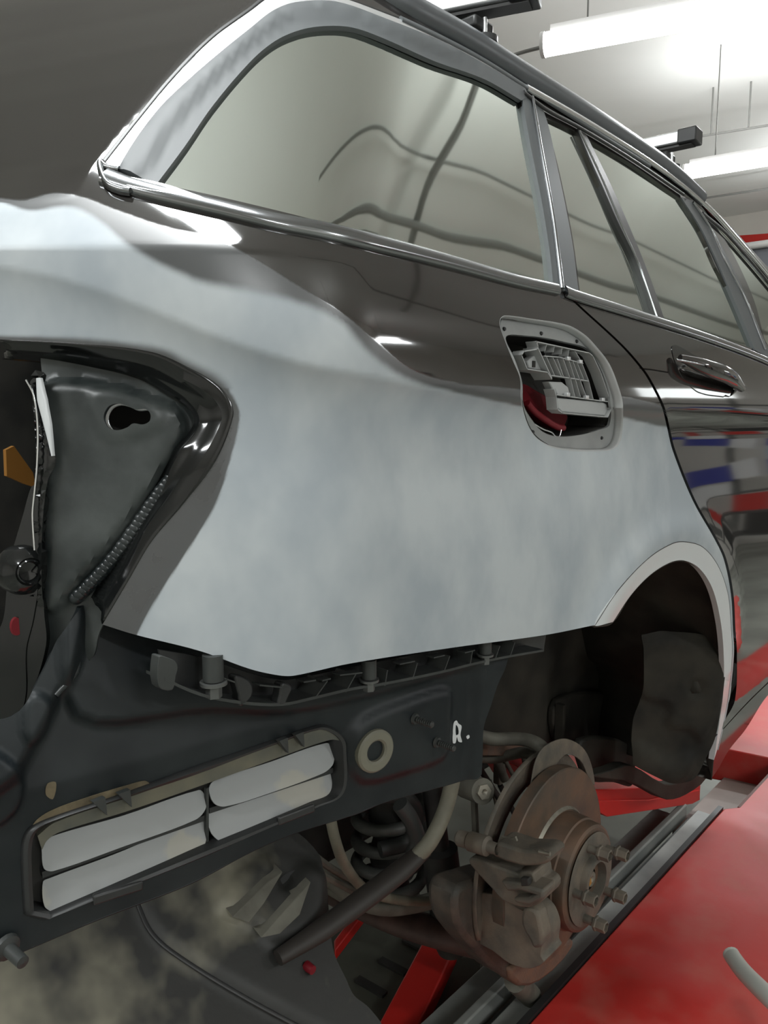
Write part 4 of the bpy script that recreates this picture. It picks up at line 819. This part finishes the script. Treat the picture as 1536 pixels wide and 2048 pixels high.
V, Fc = tubeV([PX(1078, 1703, .99), PX(1100, 1708, .99)], .003, 8); mk('bleed_nipple', V, Fc, M_bolt, cal)
M_castd = mat('dark_cast_iron', (.04, .037, .031), .65, nscale=25, col2=(.08, .065, .05), bump=.25, bscale=120)
# hub carrier behind
hc = slab('hub_carrier', [(915, 1780), (960, 1760), (1040, 1740), (1090, 1760), (1100, 1850), (1090, 1950), (1040, 1965), (1000, 1950), (950, 1900), (915, 1850)], .70, .06, M_castd, car, bevel=.01, smooth_n=3)
slab('carrier_arm', [(1020, 1940), (1085, 1900), (1150, 1880), (1130, 1920), (1080, 1965), (1040, 1975)], .69, .05, M_rust, hc, bevel=.008, smooth_n=2)
V, Fc = tubeV([PY(1030, 1960, .72), PY(1062, 1992, .73)], .022, 14); mk('carrier_pivot', V, Fc, M_dust, hc)
lathe('shock_absorber', PY(905, 1900, .86), [(0, 0), (0, .030), (.02, .036), (.22, .036), (.225, .02), (.5, .02), (.5, 0)], M_dark, car, seg=24, axis=(-.08, .1, 1))
tube('lower_arm', [PY(600, 1750, 1.25), PY(700, 1800, 1.1), PY(800, 1842, .95), PY(900, 1872, .84), PY(1010, 1905, .76)], [.028, .034, .036, .036, .03], mat('red_brown_arm', (.075, .04, .032), .6, nscale=20, namt=.4), car, seg=14, flat=.7)
tube('trailing_arm', [PY(560, 1660, 1.1), PY(640, 1740, 1.0), PY(740, 1810, .90), PY(850, 1805, .86), PY(930, 1770, .80)], .015, M_dust, car, seg=12)
tube('brake_line', [PY(655, 1600, .78), PY(668, 1670, .78), (PY(690, 1730, .80)), PY(730, 1778, .82), PY(800, 1800, .84), PY(870, 1800, .84), PY(925, 1775, .84)], .0085, M_olive, car, seg=10, label='olive flexible line')
tube('stabiliser_bar', [PY(835, 1712, .71), PY(862, 1680, .70), PY(890, 1620, .70), PY(905, 1560, .70), PY(908, 1530, .70)], .0125, M_olive, car, seg=14)
tube('cross_strut', [PY(556, 1916, .74), PY(640, 1862, .73), PY(730, 1796, .72), PY(800, 1742, .715), PY(850, 1698, .71)], [.012, .017, .018, .018, .014], mat('dark_strut', (.022, .018, .015), .6), car, seg=12, flat=.8)
# upper arm
tube('upper_arm', [PY(930, 1462, .84), PY(985, 1478, .82), PY(1040, 1478, .78), PY(1075, 1488, .74), PY(1100, 1512, .71)], .0135, M_dust, car, seg=12, label='dusty upper link')
tube('upper_arm', [PY(930, 1510, .90), PY(990, 1516, .88), PY(1045, 1505, .82), PY(1085, 1520, .74)], .012, M_dust, car, seg=12)
slab('upper_arm_web', [(940, 1480), (1040, 1486), (1060, 1500), (1030, 1512), (940, 1512)], .86, .01, M_rust, car, bevel=.002)
b0 = PY(930, 1570, .80); b1 = PY(966, 1583, .74); V, Fc = tubeV([b0, b1], .023, 18); o = mk('arm_bushing', V, Fc, M_dust, car)
lathe('bushing_bolt', b1, [(0, .0), (0, .014), (.006, .014), (.006, .006), (.002, 0)], M_bolt, o, seg=6, axis=b1-b0)
tube('height_sensor_rod', [PY(948, 1590, .82), PY(950, 1640, .82), PY(952, 1680, .82)], .007, M_dust, car, seg=8)
for k, (a, b, r) in enumerate((((985, 1500), (1010, 1560), .010), ((1010, 1520), (1042, 1580), .005), ((955, 1530), (1000, 1600), .007), ((1050, 1500), (1060, 1540), .014), ((980, 1560), (1000, 1640), .004), ((1000, 1570), (1040, 1650), .007))):
    V, Fc = tubeV([PY(*a, .90+.02*k), PY(*b, .88+.02*k)], r, 10); mk('link_rod', V, Fc, M_dark if k in (2, 5) else M_dust, car)
box('link_bracket', PY(1000, 1545, .93), (.03, .02, .05), M_dust, car, bevel=.004)
# coil spring and rubber boot
cs = np.array(PY(780, 1690, 1.0)); hel = []
for i in range(140):
    a = i/140*2*PI*4.2; hel.append(cs+np.array((+.070*math.cos(a), .070*math.sin(a), -.10+.20*i/140)))
V, Fc = tubeV(hel, .013, 10); mk('coil_spring', V, Fc, mat('spring_black', (.085, .088, .08), .5, nscale=25, namt=.4), car)
lathe('bump_stop', cs, [(-.12, .02), (-.1, .045), (-.06, .035), (-.02, .045), (.02, .035), (.06, .045), (.2, .04)], M_dark, car, seg=24, axis=(0, 0, 1))
tube('axle_hose', [PY(690, 1600, .95), PY(790, 1590, .90), PY(830, 1620, .90), PY(820, 1680, .92), PY(760, 1700, .95)], .016, mat('black_hose', (.03, .032, .03), .5), car, seg=12)
tube('axle_hose', [PY(800, 1608, .84), PY(822, 1640, .83), PY(835, 1680, .83), (PY(826, 1710, .84))], .015, MATS['black_hose'], car, seg=12)
slab('spring_seat', [(690, 1780), (760, 1800), (840, 1780), (850, 1800), (760, 1830), (680, 1806)], .98, .1, M_dust, car, bevel=.01)
# parallel straps
for d in (0, 14): tube('fuel_tank_strap', [PY(575+d, 1690-d, .86), PY(640+d, 1745-d, .86), PY(720+d, 1790-d, .86)], .006, M_dust, car, seg=8)
# floor pan, inner shells (close the car so no light leaks)
box('floor_pan', (2.3, 1.65, -.50), (2.4, 1.2, .03), M_dark, car)
box('subframe', (1.25, 1.35, -.72), (.5, .12, .12), M_dark, car, bevel=.02)
box('rear_floor', (.75, 1.35, -.42), (1.0, 1.0, .03), M_dark, car)
box('far_body_side', (2.2, 2.3, .05), (3.6, .04, 1.15), M_plast, car, bevel=.01)
box('cabin_partition', (2.9, 1.5, -.1), (.02, 1.6, .8), M_dark, car)
box('cabin_lining', (1.9, .98, -.05), (2.4, .02, .3), M_dark, car)
box('inner_sill', (2.35, .62, -.55), (1.3, .12, .10), M_plast, car, bevel=.02)
# ---- undertray
S_tr = lambda X, Z: .86+(Z+.62)*1.0+.10*(X-.5)
tray = [(-80, 1915, 'c'), (0, 1880), (200, 1790), (400, 1700), (540, 1650, 'c'), (590, 1672), (632, 1716), (640, 1750), (648, 1800), (655, 1880), (662, 1915), (684, 1962), (700, 1995), (730, 2020), (760, 2062), (770, 2120, 'c'), (-80, 2120, 'c')]
ut = surf_panel('undertray', tray, S_tr, M_tray, car, grid=13, th=.004, label='dusty plastic undertray below the side panel',
   embosses=[([(270, 1790), (300, 1860), (340, 1900), (480, 1985), (620, 2060), (700, 2100), (900, 2100), (900, 1500), (300, 1500)], .010, 16), ([(430, 1810), (520, 1720), (560, 1790), (600, 1740), (640, 1760), (620, 1860), (540, 1890), (500, 1860)], .012, 12)])
for pts in ([(465, 1834), (535, 1765), (566, 1744), (528, 1808), (498, 1846)], [(522, 1876), (600, 1788), (622, 1764), (600, 1830), (560, 1868)]):
    B = [hit(np.array(float(p[0])), np.array(float(p[1])), lambda X, Z: S_tr(X, Z)-.045) for p in pts]; V, Fc = prismV(B, (.012, .05, .0)); mk('tray_fin', V, Fc, M_dust, ut, bevel=.001)  # fins coloured pale to stand in for their top-lit faces
for pts in ([(500, 1856), (535, 1808), (566, 1752), (600, 1742), (590, 1800), (545, 1868)], [(570, 1866), (610, 1820), (626, 1766), (645, 1790), (650, 1850), (600, 1890)]):
    surf_panel('tray_recess_shade', pts, lambda X, Z: S_tr(X, Z)-.016, M_plast, ut, grid=9, th=.003)  # dark patches standing in for the shaded recesses between the fins
bead('tray_edge', [(630, 1712), (640, 1750), (648, 1800), (655, 1880), (662, 1915), (684, 1962), (700, 1995), (730, 2020), (760, 2062)], lambda X, Z: S_tr(X, Z)-.004, .0028, .003, M_dust, ut, n=6)
bead('tray_seam', [(272, 1800), (300, 1862), (345, 1905), (480, 1990), (620, 2066), (700, 2110)], lambda X, Z: S_tr(X, Z)-.007, .0030, .002, M_sealb, ut, n=6)
V, Fc = latheV(PY(622, 1938, .72), [(-.004, 0), (-.004, .006), (.01, .007)], 10); mk('tray_clip', V, Fc, M_capred, ut)
